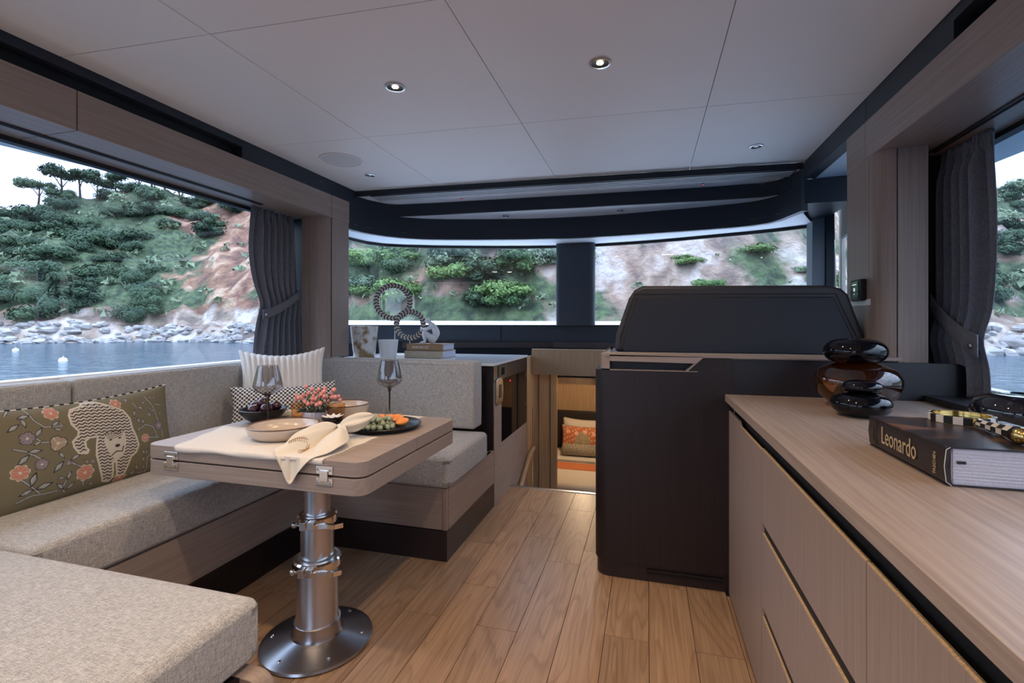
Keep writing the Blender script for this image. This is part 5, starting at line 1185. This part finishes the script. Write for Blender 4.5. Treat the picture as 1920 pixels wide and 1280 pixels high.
rnd = random.Random(21)
def scatter(n, fa, fb, da, db, sa, sb, kinds, lab, group, sz=1, dens=None):
    c = 0; tries = 0
    while c < n and tries < n*60:
        tries += 1; f = rnd.uniform(fa, fb); d = rnd.uniform(da, db)
        if dens and rnd.random() > dens(f, d): continue
        p = Vector(ground(f, shore(f)+d)); s = rnd.uniform(sa, sb); shrub((p.x, p.y, p.z-.25*s), s, rnd.choice(kinds), lab, group, sz); c += 1
scatter(95, -64, -43, 3, 45, 1.8, 3.6, ['dark0', 'dark1'], 'dark green tree or bush on the hillside beyond the left window', 'dark trees beyond the left window', 1, lambda f, d: 1 if f < -52 else (.9 if d > 28+(f+52)*1.2 else .08))
scatter(125, -35, -11.5, 3, 34, 1.5, 3.0, ['bright0', 'bright1', 'dark0', 'grey0'], 'green shrub on the slope beyond the left windshield pane', 'shrubs beyond the left windshield pane', .9)
scatter(32, -9, 17, 3, 32, .9, 2.2, ['bright1', 'bright0', 'grey0'], 'green shrub on the pale rock beyond the right windshield pane', 'shrubs beyond the right windshield pane', .8)
scatter(40, 26, 36, 6, 46, 1.2, 2.6, ['dark0', 'dark1', 'grey0'], 'dark bush on the slope beyond the right window', 'bushes beyond the right window')
# low scrub nobody could count
sc_ = MB(); r2 = random.Random(5)
for k in range(1500):
    f = r2.uniform(-100, 60); d = r2.uniform(3, 48)
    if r2.random() > (veg(f)-.30)*2.2: continue
    p = Vector(ground(f, shore(f)+d)); s = r2.uniform(.35, 1.0)*(shore(f)/60)
    for j in range(16):
        a = r2.uniform(0, 6.28); e_ = r2.uniform(.1, 1.4); q = p+Vector((math.cos(a)*math.cos(e_), math.sin(a)*math.cos(e_), math.sin(e_)*.7))*s; u = Vector((r2.uniform(-1, 1), r2.uniform(-1, 1), r2.uniform(-1, 1)))*s*.5; v = Vector((r2.uniform(-1, 1), r2.uniform(-1, 1), r2.uniform(-1, 1)))*s*.5
        sc_.F([sc_.V(q-u), sc_.V(q+v), sc_.V(q+u-v*.4)])
tag(obj('scrub', sc_, LG, kind='stuff', recalc=False), 'low grey-green scrub covering the hillside', 'scrub')
# shoreline boulders
rb = MB(); r2 = random.Random(8)
for k in range(520):
    f = r2.uniform(-72, -30) if k < 380 else r2.uniform(24, 42); d = r2.uniform(-3.2, 1.5); p = Vector(ground(f, shore(f)+d)); s = r2.uniform(.25, .9)
    i0 = len(rb.bm.verts); p.z = max(p.z, SEA)+s*.1; rb.ball(p, (s*r2.uniform(.7, 1.3), s*r2.uniform(.7, 1.3), s*r2.uniform(.4, .8)), 6)
    rb.bm.verts.ensure_lookup_table()
    for v in rb.bm.verts[i0:]: v.co += Vector((r2.uniform(-.2, .2), r2.uniform(-.2, .2), r2.uniform(-.15, .15)))*s
tag(obj('boulders', rb, plain('shore_boulder', (.28, .27, .27), .9, vary=.35, vscale=.6), kind='stuff', recalc=True), 'pale boulders along the waterline under the hill', 'rocks')
# spreading pines on the left skyline
TR = [(-60.3, 1.0), (-58.9, 1.15), (-57.6, 1.1), (-56.4, .9), (-55.2, .9), (-53.6, 1.0), (-52.6, 1.15), (-51.5, 1.1), (-50.3, .95)]
tp = None
for i, (f, s) in enumerate(TR):
    p = Vector(ground(f, shore(f)+44)); p.z -= .3
    lab = ['spreading pine at the far left end of the skyline', 'tall umbrella pine on the skyline, second from the left', 'umbrella pine on the skyline, third from the left', 'pine on the skyline, fourth from the left', 'low pine in the middle of the skyline', 'pine right of the gap in the skyline', 'tall pine on the right half of the skyline', 'pine second from the right end of the skyline', 'pine at the right end of the skyline'][i]
    if i == 0:
        t = thing('pine_tree', lab, 'tree', (0, 0, 0), 'pines on the left skyline')
        mb = crown(31, .5, 1300, 8); bmesh.ops.transform(mb.bm, matrix=Matrix.Translation((0, 0, 3.6)) @ Matrix.Diagonal((3.1, 3.1, 3.4, 1)), verts=mb.bm.verts); obj('crown', mb, LD, t, recalc=False, smooth=180)
        obj('trunk', MB().tube([(0, 0, -.5), (.2, .1, 2), (.1, .2, 4.2)], [.22, .16, .08], 7).tube([(.15, .1, 2), (1.2, .3, 3.8)], [.1, .05], 5).tube([(.15, .1, 2.2), (-1.1, -.4, 4)], [.1, .05], 5), plain('pine_bark', (.07, .05, .04), .9), t); tp = t
    else:
        t = tp.copy(); COL.objects.link(t)
        for c in list(tp.children): q = c.copy(); COL.objects.link(q); q.parent = t
        t['label'] = lab
    t.location = p; t.scale = (s, s, s); t.rotation_euler = (0, 0, i*1.3)
# boat's own outside: side deck overhang, bow rail
struct('trim_25', MB().slab([(-2.475, -1.5, 1.985), (-2.92, -1.5, 2.0), (-2.86, 1.0, 2.0), (-2.50, 2.75, 1.985), (-2.475, 2.75, 1.985)], (0, 0, .12)), M['white'])
struct('trim_26', MB().slab([(1.33, -1.5, 1.955), (1.85, -1.5, 1.965), (1.78, 1.2, 1.965), (1.55, 2.9, 1.955), (1.33, 2.9, 1.955)], (0, 0, .12)), M['white'])
BW = [(-4.1, 5.2), (-3.8, 5.8), (-3.2, 6.7), (-2.2, 7.7), (-1.2, 8.35), (-.59, 8.5), (.02, 8.35), (1.0, 7.7), (1.9, 6.9), (2.25, 6.45)]
bwl = [tuple(p) for p in lerp_line(BW, 50)]
struct('trim_27', MB().wall(bwl, 1.19, 1.255, .10), M['white'], smooth=50)
struct('ground_4', MB().prism(BW+[(1.4, 4.2), (.9, 4.5), (-.6, 4.75), (-2.1, 4.4), (-2.7, 4.0)], .95, 1.12), M['white'])
def buoy(px_d, lab):
    x, y = px_d; t = thing('buoy', lab, 'buoy', (x, y, SEA))
    obj('float', MB().lathe([(0, -.2), (.19, -.1), (.23, .06), (.19, .2), (.08, .26), (0, .26)], (x, y, SEA), 20), M['white'], t, smooth=50)
    obj('mooring_eye', MB().tube([(x+.05*math.cos(a), y, SEA+.30+.05*math.sin(a)) for a in [k*PI/4 for k in range(9)]], .015, 6), M['steel'], t)
buoy((-52.0, 28.1), 'small white buoy at the far left on the water'); buoy((-34.6, 21.0), 'nearer white buoy on the water just above the sofa back')
